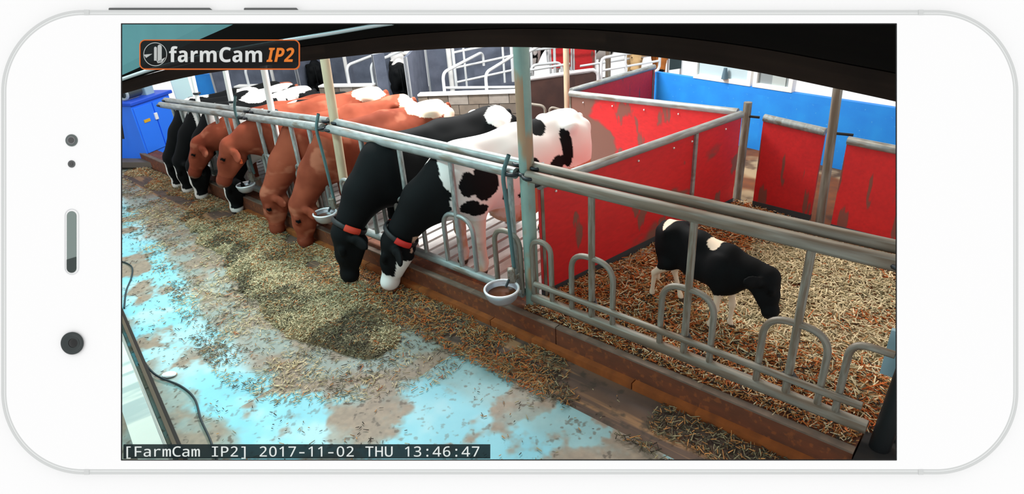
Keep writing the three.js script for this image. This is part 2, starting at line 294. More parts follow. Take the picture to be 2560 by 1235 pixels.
fencePanel('feed fence section with hoops in front of the calf pen', -2.74, -0.06, [-2.24, -1.5, -0.68], { dirty: true, extra: true, hw: 0.4 });
{ const g = scene.children[scene.children.length - 1]; part(g, 'hoop', bent([W(-2.55, 0, 0.35), W(-2.55, 0, 0.93), W(-2.78, 0, 0.93)], 0.024, 0.17, 10), galvDirty); }
fencePanel('feed fence section in front of the black and the spotted cow', 0.06, 2.74, [0.84, 1.56, 2.18], { hw: 0.4 });
fencePanel('feed fence section before the red cows between the two slender posts', 2.86, 4.6, [3.16, 3.56, 3.98, 4.35], { hw: 0.22 });
fencePanel('distant feed fence section before the black and white cows', 4.7, 7.5, [4.95, 5.25, 5.55, 5.85, 6.15, 6.45, 6.75, 7.05], { noHoop: true });
{ // hoop legs beside the tall posts
  const g = scene.children.find((o) => o.name === 'feed_fence_001'); hoop(g, 0.22, 0.3, 0.58, galvDirty); part(g, 'bar', cyl(W(0.15, 0.02, 0.35), W(0.15, 0.02, 1.5), 0.027), galv); hoop(g, 2.62, 0.2, 0.58, galv);
  const f = scene.children.find((o) => o.name === 'feed_fence'); hoop(f, -0.17, 0.2, 0.58, galvDirty);
}
const postT = tex(128, 512, (u, v) => mix(mix([150, 178, 168], [118, 146, 140], fbm(u * 3, v * 20, 3)), [176, 120, 84], sm(0.56, 0.7, fbm(u * 2, v * 7, 8)) * 0.7));
const postM = M({ map: postT, roughness: 0.5, metalness: 0.2 });
const creamM = M({ map: tex(128, 256, (u, v) => mix([214, 196, 164], [178, 158, 132], fbm(u * 4, v * 12, 9))), roughness: 0.6 });
function post(label, s, r, top, mat, lean = 0) {
  const g = thing('steel_post', label, 'post', 'posts of the feed fence');
  const a = W(s, 0.05, 0.06), b = W(s, 0.05, top); b.x += lean;
  part(g, 'tube', cyl(a, b, r, r, 18), mat); part(g, 'foot_plate', new THREE.BoxGeometry(0.2, 0.02, 0.2).translate(a.x, 0.16, a.z), darkSteel);
  part(g, 'collar', new THREE.TorusGeometry(r + 0.008, 0.016, 8, 20).rotateX(Math.PI / 2).translate(a.x + lean * 0.6, 1.5, a.z), darkSteel, 'dark clamp collar round the post');
  return g;
}
post('thick green grey steel post at the corner of the calf pen', 0, 0.062, 3.0, postM, 0.02);
post('cream painted steel post behind the rails amid the red cows', 2.8, 0.05, 2.9, creamM, 0.12);
post('slim pale post beside the black and white cows', 4.2, 0.04, 2.8, whiteP, 0.16);
post('slim white post near the far end of the fence', 5.3, 0.035, 2.8, whiteP, 0.2);
post('thin white post by the blue cabinet', 6.4, 0.03, 2.6, whiteP, 0.2);
{ // dark end post with stays at the right end
  const g = thing('end_post', 'black end post of the feed fence with two stays', 'post');
  part(g, 'tube', cyl(W(-2.82, 0, 0), W(-2.9, 0, 1.75), 0.06, 0.06, 16), M({ color: 0x14171a, roughness: 0.5, metalness: 0.3 }));
  part(g, 'stay', cyl(W(-2.86, 0.12, 0), W(-2.98, 0.12, 1.5), 0.028), darkSteel); part(g, 'stay', cyl(W(-3.0, 0.02, 0), W(-3.08, 0.0, 1.5), 0.028), darkSteel);
  part(g, 'bracket', slab(W(-2.72, 0.12, 0).x, W(-2.72, 0.12, 0).z, W(-2.86, 0.12, 0).x, W(-2.86, 0.12, 0).z, 0.03, 0.7, 1.02), std(0x8fb0bc, 0.5), 'pale blue plate on the end post');
}
// water pipes and bowls
function bowl(label, s, d, y, r) {
  const g = thing('drinking_bowl', label, 'drinking bowl', 'drinking bowls on the feed fence'); const c = W(s, d, y);
  const q = new THREE.Group(); q.name = 'bowl_frame'; 
  const pr = [[0.02, -0.1], [0.6, -0.09], [0.86, -0.05], [0.98, 0.0], [1.0, 0.03], [0.93, 0.03], [0.9, 0.0], [0.78, -0.04], [0.5, -0.06], [0.0, -0.065]].map(([a, b]) => new THREE.Vector2(a * r, b * r / 0.15));
  part(g, 'bowl', new THREE.LatheGeometry(pr, 40).translate(c.x, c.y, c.z), M({ color: 0xbfc4cc, roughness: 0.3, metalness: 0.5 }));
  part(g, 'rim', new THREE.TorusGeometry(r * 0.965, 0.011, 10, 40).rotateX(Math.PI / 2).translate(c.x, c.y + r * 0.2, c.z), M({ color: 0xf2f4f8, roughness: 0.25, metalness: 0.2 }), 'bright rolled rim');
  part(g, 'water', new THREE.CircleGeometry(r * 0.84, 32).rotateX(-Math.PI / 2).translate(c.x, c.y - r * 0.12, c.z), M({ color: 0x5a3018, roughness: 0.15 }), 'brown water with feed in it');
  const v = W(s, d + r * 0.9, y + 0.05); part(g, 'valve', new RoundedBoxGeometry(0.07, 0.14, 0.07, 2, 0.015).translate(v.x, v.y + 0.05, v.z), galvDirty);
  const t = W(s, d + r * 0.35, y + 0.02); part(g, 'lever', cyl(V(v.x, v.y + 0.06, v.z), V(t.x, t.y, t.z), 0.012), darkSteel);
  part(g, 'bracket', cyl(V(v.x, v.y, v.z), W(s, 0.02, y + 0.05), 0.02), galvDirty);
  return g;
}
bowl('large drinking bowl with brown water by the thick post', 0.1, -0.24, 0.47, 0.155);
bowl('drinking bowl beside the second red cow', 2.86, -0.2, 0.52, 0.135);
bowl('small far drinking bowl next to the black cow head', 4.75, -0.2, 0.48, 0.12);
function hose(label, s) { single('water_pipe', label, 'pipe', bent([W(s, -0.03, 1.66), W(s + 0.05, -0.07, 1.5), W(s + 0.03, -0.06, 1.2), W(s, -0.06, 0.62)], 0.018, 0.1, 8), M({ color: 0x49686a, roughness: 0.5 }), 'water pipes down to the bowls'); }
hose('grey green water pipe running down to the large bowl', 0.1); hose('grey green water pipe running down to the bowl beside the red cow', 2.84); hose('water pipe running down to the small far bowl', 4.72);

// ------------------------------------------------------------------ calf pen partitions
function redBoard(x1, z1, x2, z2, y0, ya, yb, mat, name, label, o = {}) {
  const g = thing('pen_partition', label, 'partition', 'red pen partitions');
  const L = Math.hypot(x2 - x1, z2 - z1), at = (t) => [x1 + (x2 - x1) * t, z1 + (z2 - z1) * t];
  part(g, 'board', slab(x1, z1, x2, z2, 0.03, y0, ya - 0.03, yb - 0.03), mat);
  part(g, 'top_pipe', cyl(V(x1, ya, z1), V(x2, yb, z2), 0.042, 0.042, 16), galv);
  part(g, 'foot_strip', slab(x1, z1, x2, z2, 0.045, y0 - 0.07, y0 + 0.03), std(0x35393c, 0.7), 'dark rubber strip along the foot');
  for (const t of o.studs ?? []) { const [x, z] = at(t); for (const dy of [0.1]) part(g, 'bolt', new THREE.SphereGeometry(0.012, 8, 6).translate(x + o.nx * 0.02, ya + (yb - ya) * t - dy, z + o.nz * 0.02), M({ color: 0xe8e8e8, roughness: 0.3, metalness: 0.5 })); }
  for (const t of o.edges ?? []) { const [x, z] = at(t); part(g, 'edge_profile', slab(x, z, x + (x2 - x1) / L * 0.03, z + (z2 - z1) / L * 0.03, 0.05, y0 - 0.06, ya - 0.03), galvDirty, 'steel edge profile'); }
  return g;
}
const dn = { nx: 0.6, nz: 0.8 };
{
  const g = redBoard(0.26, -4.77, 2.66, -6.58, 0.27, 1.34, 1.31, redA, '', 'long bright red partition between the calf pen and the cows', { studs: [0.06, 0.2, 0.42, 0.6, 0.7, 0.9], edges: [0.002], ...dn });
  part(g, 'joint', slab(1.98, -6.045, 2.015, -6.07, 0.045, 0.27, 1.29), galv, 'grey joint strip between two boards');
  part(g, 'ledge', slab(0.36, -4.78, 2.6, -6.47, 0.16, 0.1, 0.225), M({ map: concT, color: 0xffffff, roughness: 0.7 }), 'pale concrete ledge at the foot');
  part(g, 'hinge', cyl(V(0.14, 1.36, -4.66), V(0.26, 1.36, -4.75), 0.026), darkSteel);
}
redBoard(0.97, -8.5, 2.68, -6.72, 0.27, 1.23, 1.3, redB, '', 'mud stained red partition with long brown smears', { studs: [0.1, 0.3, 0.5, 0.7], edges: [0.0], nx: -0.7, nz: 0.7 });
redBoard(1.0, -8.62, 2.55, -10.1, 0.27, 1.24, 1.2, redShaded, '', 'back red partition below the blue wall', { studs: [0.3, 0.5, 0.7, 0.95], edges: [0.97], nx: -0.6, nz: 0.8 });
redBoard(2.86, -6.42, 3.3, -5.93, 0.29, 1.3, 1.25, redShaded, '', 'narrow shade tinted red gate in front of the blue wall', { studs: [], nx: -0.7, nz: 0.7 });
redBoard(3.4, -5.68, 4.7, -4.25, 0.29, 1.23, 1.16, redShaded, '', 'shade tinted red gate at the edge of the calf pen', { studs: [], nx: -0.7, nz: 0.7 });
function penPost(label, x, z, y, r, lean = 0) { const g = thing('pen_post', label, 'post', 'posts of the calf pen'); part(g, 'tube', cyl(V(x, 0.1, z), V(x + lean, y, z), r, r, 16), galvDirty); part(g, 'foot_plate', new THREE.BoxGeometry(0.16, 0.02, 0.16).translate(x, 0.2, z), darkSteel); part(g, 'pin', cyl(V(x - 0.05, Math.min(y - 0.05, 1.27), z), V(x + 0.12, Math.min(y - 0.05, 1.26), z + 0.08), 0.014), darkSteel); }
penPost('steel post where three red partitions meet', 2.76, -6.66, 1.42, 0.045);
penPost('tall steel post between the two shade tinted red gates', 3.36, -5.82, 2.6, 0.045, -0.12);
// straw floor of the calf pen
const penPoly = [[0.38, -4.95], [2.7, -6.66], [3.35, -5.85], [4.9, -4.1], [W(-3.1, 0.12, 0).x, W(-3.1, 0.12, 0).z], [W(0.05, 0.12, 0).x, W(0.05, 0.12, 0).z]];
const inPoly = (poly, x, z) => { let c = false; for (let i = 0, j = poly.length - 1; i < poly.length; j = i++) { const [xi, zi] = poly[i], [xj, zj] = poly[j]; if ((zi > z) !== (zj > z) && x < (xj - xi) * (z - zi) / (zj - zi) + xi) c = !c; } return c; };
const strawH = (x, z) => 0.165 + 0.09 * fbm(x * 2.2, z * 2.2, 40) + 0.03 * fbm(x * 9, z * 9, 44);
const strawT = tex(1024, 1024, (u, v) => { const x = u * 5, y = v * 5; const n = fbm(x * 1.1, y * 1.1, 5, 4), f = fbm(x * 12, y * 12, 9, 3); let c = mix([132, 74, 34], [96, 58, 34], f); c = mix(c, [168, 146, 112], sm(0.5, 0.62, n)); c = mix(c, [70, 48, 32], sm(0.55, 0.72, fbm(x * 3, y * 3, 14)) * 0.8); return c; }); strawT.repeat.set(0.2, 0.2);
struct('floor', field(110, 100, (u, v) => { const x = 0.2 + u * 4.9, z = -6.9 + v * 4.6; const [s, d] = invW(x, z); const inside = inPoly(penPoly, x, z) || (s < 0 && d > 0 && d < 0.2); return [x, inside ? strawH(x, z) : -0.5, z]; }), M({ map: strawT, roughness: 0.95 }), 'trodden bedding floor of the calf pen');
struct('floor', ground([[2.82, -6.72], [3.42, -5.85], [4.95, -4.15], [5.65, -5.8], [2.72, -10.05], [1.15, -8.72]], 0.19, 0.1), M({ map: strawT, color: 0xffffff, roughness: 0.95 }), 'littered floor between the gates and the blue wall');

// ------------------------------------------------------------------ animals: one skin per animal, meshed from a distance field
function skin(prims, cell) {
  let lo = [1e9, 1e9, 1e9], hi = [-1e9, -1e9, -1e9];
  for (const p of prims) {
    const b = p.c ? [p.c.map((v, i) => v - (p.q ? Math.max(...p.r) : p.r[i])), p.c.map((v, i) => v + (p.q ? Math.max(...p.r) : p.r[i]))] : [p.a.map((v, i) => Math.min(v - p.ra, p.b[i] - p.rb)), p.a.map((v, i) => Math.max(v + p.ra, p.b[i] + p.rb))];
    p.lo = b[0]; p.hi = b[1]; for (let i = 0; i < 3; i++) { lo[i] = Math.min(lo[i], b[0][i]); hi[i] = Math.max(hi[i], b[1][i]); }
  }
  lo = lo.map((v) => v - 0.06); hi = hi.map((v) => v + 0.06);
  const n = lo.map((v, i) => Math.ceil((hi[i] - v) / cell) + 1), F = new Float32Array(n[0] * n[1] * n[2]).fill(0.3);
  const at = (i, j, k) => (k * n[1] + j) * n[0] + i;
  for (const p of prims) {
    const m = 0.14 + p.k, i0 = p.lo.map((v, i) => Math.max(0, Math.floor((v - m - lo[i]) / cell))), i1 = p.hi.map((v, i) => Math.min(n[i] - 1, Math.ceil((v + m - lo[i]) / cell)));
    let inv = p.q ? p.q.clone().invert() : null; const t = new THREE.Vector3();
    const ab = p.a ? [p.b[0] - p.a[0], p.b[1] - p.a[1], p.b[2] - p.a[2]] : null, l2 = ab ? ab[0] ** 2 + ab[1] ** 2 + ab[2] ** 2 : 0;
    for (let k = i0[2]; k <= i1[2]; k++) for (let j = i0[1]; j <= i1[1]; j++) for (let i = i0[0]; i <= i1[0]; i++) {
      let x = lo[0] + i * cell, y = lo[1] + j * cell, z = lo[2] + k * cell, d;
      if (p.c) {
        x -= p.c[0]; y -= p.c[1]; z -= p.c[2]; if (inv) { t.set(x, y, z).applyQuaternion(inv); x = t.x; y = t.y; z = t.z; }
        const a = x / p.r[0], b = y / p.r[1], c = z / p.r[2], k0 = Math.sqrt(a * a + b * b + c * c), e = a / p.r[0], f = b / p.r[1], g = c / p.r[2], k1 = Math.sqrt(e * e + f * f + g * g);
        d = k1 < 1e-6 ? -Math.min(...p.r) : k0 * (k0 - 1) / k1;
      } else {
        const px = x - p.a[0], py = y - p.a[1], pz = z - p.a[2], h = Math.max(0, Math.min(1, (px * ab[0] + py * ab[1] + pz * ab[2]) / l2));
        d = Math.hypot(px - ab[0] * h, py - ab[1] * h, pz - ab[2] * h) - (p.ra + (p.rb - p.ra) * h);
      }
      const q = at(i, j, k), f0 = F[q], kk = p.k; const hh = Math.max(kk - Math.abs(f0 - d), 0) / kk; F[q] = Math.min(f0, d) - hh * hh * kk * 0.25;
    }
  }
  // naive surface nets
  const id = new Int32Array(F.length).fill(-1), pos = [], nor = [], idx = [];
  const E = [[0, 1], [0, 2], [0, 4], [1, 3], [1, 5], [2, 3], [2, 6], [3, 7], [4, 5], [4, 6], [5, 7], [6, 7]];
  const grad = (i, j, k) => { i = Math.max(1, Math.min(n[0] - 2, i)); j = Math.max(1, Math.min(n[1] - 2, j)); k = Math.max(1, Math.min(n[2] - 2, k)); return [F[at(i + 1, j, k)] - F[at(i - 1, j, k)], F[at(i, j + 1, k)] - F[at(i, j - 1, k)], F[at(i, j, k + 1)] - F[at(i, j, k - 1)]]; };
  for (let k = 0; k < n[2] - 1; k++) for (let j = 0; j < n[1] - 1; j++) for (let i = 0; i < n[0] - 1; i++) {
    const v = []; let neg = 0; for (let c = 0; c < 8; c++) { const f = F[at(i + (c & 1), j + (c >> 1 & 1), k + (c >> 2))]; v.push(f); if (f < 0) neg++; }
    if (!neg || neg === 8) continue;
    let x = 0, y = 0, z = 0, c = 0;
    for (const [a, b] of E) if ((v[a] < 0) !== (v[b] < 0)) { const t = v[a] / (v[a] - v[b]); x += (a & 1) + ((b & 1) - (a & 1)) * t; y += (a >> 1 & 1) + ((b >> 1 & 1) - (a >> 1 & 1)) * t; z += (a >> 2) + ((b >> 2) - (a >> 2)) * t; c++; }
    x /= c; y /= c; z /= c;
    const g = [0, 0, 0]; for (let q = 0; q < 8; q++) { const dx = q & 1, dy = q >> 1 & 1, dz = q >> 2, w = (dx ? x : 1 - x) * (dy ? y : 1 - y) * (dz ? z : 1 - z), gg = grad(i + dx, j + dy, k + dz); g[0] += gg[0] * w; g[1] += gg[1] * w; g[2] += gg[2] * w; }
    const L = Math.hypot(...g) || 1; id[at(i, j, k)] = pos.length / 3;
    pos.push(lo[0] + (i + x) * cell, lo[1] + (j + y) * cell, lo[2] + (k + z) * cell); nor.push(g[0] / L, g[1] / L, g[2] / L);
  }
  const quad = (a, b, c, d, flip) => { if (a < 0 || b < 0 || c < 0 || d < 0) return; if (flip) idx.push(a, c, b, a, d, c); else idx.push(a, b, c, a, c, d); };
  for (let k = 1; k < n[2] - 1; k++) for (let j = 1; j < n[1] - 1; j++) for (let i = 1; i < n[0] - 1; i++) {
    const f = F[at(i, j, k)] < 0;
    if (f !== F[at(i + 1, j, k)] < 0) quad(id[at(i, j - 1, k - 1)], id[at(i, j, k - 1)], id[at(i, j, k)], id[at(i, j - 1, k)], !f);
    if (f !== F[at(i, j + 1, k)] < 0) quad(id[at(i - 1, j, k - 1)], id[at(i - 1, j, k)], id[at(i, j, k)], id[at(i, j, k - 1)], !f);
    if (f !== F[at(i, j, k + 1)] < 0) quad(id[at(i - 1, j - 1, k)], id[at(i, j - 1, k)], id[at(i, j, k)], id[at(i - 1, j, k)], !f);
  }
  const g = new THREE.BufferGeometry(); g.setAttribute('position', new THREE.Float32BufferAttribute(pos, 3)); g.setAttribute('normal', new THREE.Float32BufferAttribute(nor, 3)); g.setIndex(idx); return g;
}
// a standing ox: +x forward, y up, z to its right; the origin lies on the floor between the fore feet
function oxPrims(o) {
  const { muzzle, poll } = o, S = o.young ? 1 : 0, P = [];
  const E = (c, r, k = 0.09, q) => P.push({ c, r, k, q }), C = (a, b, ra, rb, k = 0.05) => P.push({ a, b, ra, rb, k });
  const L = o.L ?? 1.36, H = o.H ?? 1.42, b = o.b ?? 1;                      // leg span, height, girth
  const lr = (o.lr ?? 1);
  // trunk
  E([-0.02 * b, H * 0.70, 0], [0.36 * b, 0.37 * b, 0.255 * b], 0.1);
  E([-L * 0.47, H * 0.69, 0], [L * 0.5, 0.395 * b, 0.325 * b * (S ? 0.85 : 1)], 0.12);
  E([-L * 0.93, H * 0.79, 0], [0.34 * b, 0.29 * b, 0.25 * b], 0.12);
  C([0.06 * b, H * 0.935, 0], [-L * 0.45, H * 0.925, 0], 0.07 * b, 0.085 * b, 0.12); C([-L * 0.45, H * 0.925, 0], [-L * 1.05, H * 0.95, 0], 0.085 * b, 0.06 * b, 0.12);
  for (const z of [-1, 1]) {
    E([-L * 0.9, H * 0.93, z * 0.215 * b], [0.07 * b, 0.055 * b, 0.06 * b], 0.1);
    E([-L * 1.13, H * 0.87, z * 0.11 * b], [0.06 * b, 0.06 * b, 0.055 * b], 0.1);
    E([0.03 * b, H * 0.70, z * 0.19 * b], [0.17 * b, 0.30 * b, 0.085 * b], 0.09);
    E([-L * 0.97, H * 0.68, z * 0.17 * b], [0.22 * b, 0.30 * b, 0.105 * b], 0.1);
    const fo = (o.fore ?? [0, 0])[z < 0 ? 0 : 1], ho = (o.hind ?? [0, 0])[z < 0 ? 0 : 1], zl = z * 0.165 * b;
    // foreleg
    C([0.02, H * 0.56, zl], [0.03 + fo * 0.45, H * 0.30, zl], 0.088 * b * lr, 0.058 * lr * b, 0.05);
    C([0.03 + fo * 0.45, H * 0.30, zl], [0.0 + fo * 0.9, H * 0.10, zl], 0.056 * b * lr, 0.04 * b * lr, 0.03);
    C([0.0 + fo * 0.9, H * 0.10, zl], [0.035 + fo, 0.045 * b, zl], 0.044 * b * lr, 0.056 * b * lr, 0.03);
    // hind leg: stifle, hock, fetlock, hoof
    C([-L * 0.88, H * 0.56, z * 0.19 * b], [-L * 1.09 + ho * 0.4, H * 0.36, z * 0.17 * b], 0.125 * b, 0.062 * b * lr, 0.07);
    C([-L * 1.09 + ho * 0.4, H * 0.36, z * 0.17 * b], [-L * 1.03 + ho * 0.9, H * 0.1, z * 0.16 * b], 0.058 * b * lr, 0.043 * b * lr, 0.03);
    C([-L * 1.03 + ho * 0.9, H * 0.1, z * 0.16 * b], [-L * 1.0 + ho, 0.045 * b, z * 0.16 * b], 0.045 * b * lr, 0.058 * b * lr, 0.03);
  }
  if (!S) E([-L * (o.udder ? 0.47 : 0.8), H * 0.45, 0], o.udder ?? [0.25, 0.17, 0.17], 0.07);
  // tail
  C([-L * 1.16, H * 0.93, 0], [-L * 1.21, H * 0.78, 0.01], 0.038 * b, 0.026 * b, 0.03); C([-L * 1.21, H * 0.78, 0.01], [-L * 1.19, H * 0.42, 0.02], 0.025 * b, 0.02 * b, 0.02); C([-L * 1.19, H * 0.42, 0.02], [-L * 1.18, H * 0.26, 0.02], 0.022 * b, 0.04 * b, 0.02);
  // neck and head
  const p = V(...poll), m = V(...muzzle), base = V(0.14 * b, H * 0.80, 0), low = V(0.16 * b, H * 0.6, 0), mid = base.clone().lerp(p, 0.5); mid.y += o.arch ?? 0.03;
  const c = o.hs ?? 1.28, A = (v) => [v.x, v.y, v.z];
  C(A(base), A(mid), 0.235 * b, 0.185 * b, 0.12); C(A(mid), A(p), 0.185 * b, 0.115 * c, 0.08); C(A(low), A(mid.clone().lerp(p, 0.35).add(V(0, -0.03 * b, 0))), 0.17 * b, 0.11 * b, 0.1);
  const ax = m.clone().sub(p).normalize(); let side = V(0, 0, 1); const nk = p.clone().sub(base); side = nk.clone().cross(ax); if (side.length() < 0.05) side = V(0, 0, 1); side.normalize(); if (side.z < 0 && !o.flipSide) side.negate(); side.lerp(V(-nk.z, 0, nk.x).normalize(), 0.7).normalize(); side.addScaledVector(ax, -side.dot(ax)).normalize();
  const fr = side.clone().cross(ax).normalize(); // towards the jaw or the brow
  const jaw = fr.dot(nk) < 0 ? fr.clone() : fr.clone().negate(); // the jaw lies on the throat side
  const hl = m.distanceTo(p), H1 = (t, u, w) => A(p.clone().addScaledVector(ax, t * hl).addScaledVector(jaw, u * c).addScaledVector(side, w * c));
  C(H1(0, 0, 0), H1(0.45, -0.005, 0), 0.112 * c, 0.098 * c, 0.05); C(H1(0.42, 0, 0), H1(0.88, 0.012, 0), 0.088 * c, 0.076 * c, 0.04); C(H1(0.9, 0.0, -0.028), H1(0.9, 0.0, 0.028), 0.068 * c, 0.068 * c, 0.04);
  for (const z of [-1, 1]) {
    C(H1(0.16, 0.1, z * 0.06), H1(0.62, 0.06, z * 0.035), 0.066 * c, 0.042 * c, 0.05);                       // jaw
    C(H1(0.24, -0.06, z * 0.075), H1(0.32, -0.06, z * 0.085), 0.036 * c, 0.032 * c, 0.02);                    // brow and eye
    C(H1(0.02, 0.0, z * 0.1), H1(0.0, 0.03, z * 0.16), 0.03 * c, 0.04 * c, 0.03);                             // ear root
    const q = new THREE.Quaternion().setFromRotationMatrix(new THREE.Matrix4().makeBasis(side.clone().multiplyScalar(z).addScaledVector(jaw, 0.35).addScaledVector(ax, o.earDrop ?? 0.15).normalize(), ax.clone(), side.clone().multiplyScalar(z).addScaledVector(jaw, 0.35).normalize().cross(ax).normalize()));
    E(H1(0.02 + 0.1 * (o.earDrop ?? 0.15), 0.055, z * 0.21), [0.105 * c, 0.055 * c, 0.022 * c], 0.02, q);   // ear
    C(H1(0.965, -0.03, z * 0.04), H1(0.97, -0.025, z * 0.045), 0.022 * c, 0.02 * c, 0.02);                    // nostril swell
  }
  C(H1(0.0, -0.02, -0.02), H1(-0.03, -0.02, 0.02), 0.075 * c, 0.075 * c, 0.05);
  return { P, head: { p, m, ax, side, jaw, hl, base, mid, c, H1: (t, u, w) => V(...H1(t, u, w)) } };
}
const skins = {};
function oxSkin(key, o, cell) { if (!skins[key]) { const { P, head } = oxPrims(o); skins[key] = { geo: skin(P, cell), head, o }; } return skins[key]; }
const hide = new THREE.MeshPhysicalMaterial({ vertexColors: true, roughness: 0.7, specularIntensity: 0.15 });
function paint(geo, head, f) {
  const g = geo.clone(), p = g.attributes.position, c = new Float32Array(p.count * 3), v = V(0, 0, 0);
  for (let i = 0; i < p.count; i++) {
    v.fromBufferAttribute(p, i); const r = v.clone().sub(head.p), t = r.dot(head.ax) / head.hl, u = r.dot(head.jaw) / head.c, w = r.dot(head.side) / head.c;
    const onHead = t > -0.18 && t < 1.4 && Math.hypot(u, w) < 0.33 && (t > 0.06 || Math.hypot(u, w) < 0.1 || Math.abs(w) > 0.11);
    const k = f(v.x, v.y, v.z, { t, u, w, onHead }); c[i * 3] = k[0]; c[i * 3 + 1] = k[1]; c[i * 3 + 2] = k[2];
  }
  g.setAttribute('color', new THREE.BufferAttribute(c, 3)); return g;
}
const BLACK = [0.006, 0.0068, 0.0075], WHITE = [0.82, 0.80, 0.77], RED = lin(152, 78, 56), DRED = lin(112, 50, 34), PINK = lin(214, 160, 140), HOOF = lin(70, 58, 48), EYE = [0.004, 0.004, 0.004];
function common(col, h, y, muz) { // eyes, muzzle skin, hooves
  if (h.onHead) { if (h.t > 0.245 && h.t < 0.32 && Math.abs(h.w) > 0.1 && h.u < -0.035 && h.u > -0.09) return EYE; if (h.t > 0.97) return muz; return col; }
  if (y < 0.07) return HOOF; return col;
}
function blob(x, y, z, list, jag = 0.05) { const n = (fbm(x * 7, y * 7, z * 7 + 3, 3) - 0.5) * 2 * jag; let m = -9; for (const [cx, cy, rx, ry, sideZ] of list) { if (sideZ && Math.sign(z) !== sideZ && Math.abs(z) > 0.05) continue; m = Math.max(m, 1 - Math.hypot((x - cx) / rx, (y - cy) / ry)); } return m + n * 3 > 0; }

function placeOx(name, label, cat, sk, colorFn, x, z, y, fx, fz, scale, group) {
  const g = thing(name, label, cat, group); g.position.set(x, y, z); g.rotation.y = Math.atan2(-fz, fx); g.scale.setScalar(scale);
  part(g, 'body', paint(sk.geo, sk.head, colorFn), hide); return g;
}
function collar(g, sk, t, r, bandColor) {
  const h = sk.head, a = h.mid.clone().lerp(h.p, t), d = h.p.clone().sub(h.mid).normalize(), q = new THREE.Quaternion().setFromUnitVectors(V(0, 0, 1), d);
  const t1 = new THREE.TorusGeometry(r, 0.014, 8, 40).scale(1, 1, 2.0); t1.applyQuaternion(q); t1.translate(a.x, a.y, a.z); const c = part(g, 'collar', t1, std(0x15171a, 0.6), 'dark neck strap');
  for (const st of bandColor.at) { const t2 = new THREE.TorusGeometry(r + 0.006, 0.016, 8, 16, 0.9).rotateZ(st).scale(1, 1, 2.3); t2.applyQuaternion(q); t2.translate(a.x, a.y, a.z); part(c, 'band', t2, std(bandColor.hex, 0.5), 'red piece of the neck strap'); }
}
function earTag(g, sk, w, hex) { const p = sk.head.H1(0.1, 0.1, w); part(g, 'ear_tag', new RoundedBoxGeometry(0.035, 0.06, 0.03, 2, 0.008).translate(p.x, p.y, p.z), std(hex, 0.5), 'ear tag'); }

const FZ = (s, d) => W(s, d, 0);
const cell = 0.017;
// spotted cow: white with black head, neck and shoulder patches
const skE = oxSkin('E', { muzzle: [0.80, -0.09, 0.50], poll: [0.68, 0.42, 0.40], arch: 0.08, b: 1.08, udder: [0.4, 0.27, 0.24], hind: [0.34, 0.24] }, cell);
{
  const g = placeOx('cow', 'white cow with black patches and black neck eating beside the calf pen', 'cow', skE, (x, y, z, h) => {
    let black;
    if (h.onHead) { black = !(h.t > 0.62 + 0.08 * fbm(x * 9, y * 9, z * 9) || (h.u > 0.04 && h.t > 0.22) || (Math.abs(h.w) < 0.028 && h.u < 0 && h.t > 0.1 && h.t < 0.3) || h.t < 0.02 && Math.abs(h.w) < 0.1); }
    else if (x > 0.26) black = fbm(x * 6, y * 6, z * 6 + 2) * 0.2 + x > 0.44 && !(h.t > -0.3 && h.u > 0.13);
    else black = blob(x, y, z, [[0.17, 1.08, 0.09, 0.13], [-0.03, 1.03, 0.16, 0.15], [0.02, 1.16, 0.09, 0.1], [0.16, 0.84, 0.09, 0.07], [0.06, 0.78, 0.1, 0.06], [-0.30, 0.84, 0.06, 0.08], [-0.46, 0.80, 0.05, 0.05], [-0.55, 1.08, 0.13, 0.1], [-0.85, 1.38, 0.12, 0.07], [-1.12, 1.12, 0.07, 0.2], [-0.95, 1.0, 0.14, 0.08]], 0.06) && y > 0.6;
    let c = black ? BLACK : WHITE;
    if (!black && x < -0.52 + 0.1 * fbm(x * 4, y * 4, z * 4) && y < 0.9) c = lin(190, 132, 100);
    if (!black && !h.onHead && y < 0.66 && x > -0.5) c = mix(WHITE, lin(206, 162, 128), sm(0.45, 0.6, fbm(x * 6, y * 6, z * 6 + 5)) * 0.5 + 0.35);
    return common(c, h, y, lin(214, 190, 176));
  }, -0.40, -5.56, 0.15, -0.80, 0.60, 0.98, 'cows eating at the feed fence');
  collar(g, skE, 0.8, 0.185, { hex: 0xd2302a, at: [-1.2, 1.6] });
}
// black cow
const skD = oxSkin('D', { muzzle: [0.72, -0.09, 0.10], poll: [0.66, 0.46, 0.08], b: 1.05, arch: 0.06 }, cell);
{
  const g = placeOx('cow', 'black cow with a white tipped rump eating beside the spotted cow', 'cow', skD, (x, y, z, h) => {
    const white = !h.onHead && (blob(x, y, z, [[-1.32, 1.35, 0.2, 0.1], [-1.45, 0.9, 0.14, 0.3]], 0.06) || y < 0.4);
    const c = white ? WHITE : BLACK;
    return common(c, h, y, [0.02, 0.02, 0.022]);
  }, -1.16, -6.02, 0.15, -0.80, 0.60, 0.97, 'cows eating at the feed fence');
  collar(g, skD, 0.8, 0.185, { hex: 0xd2402a, at: [-1.2, 1.6] });
}
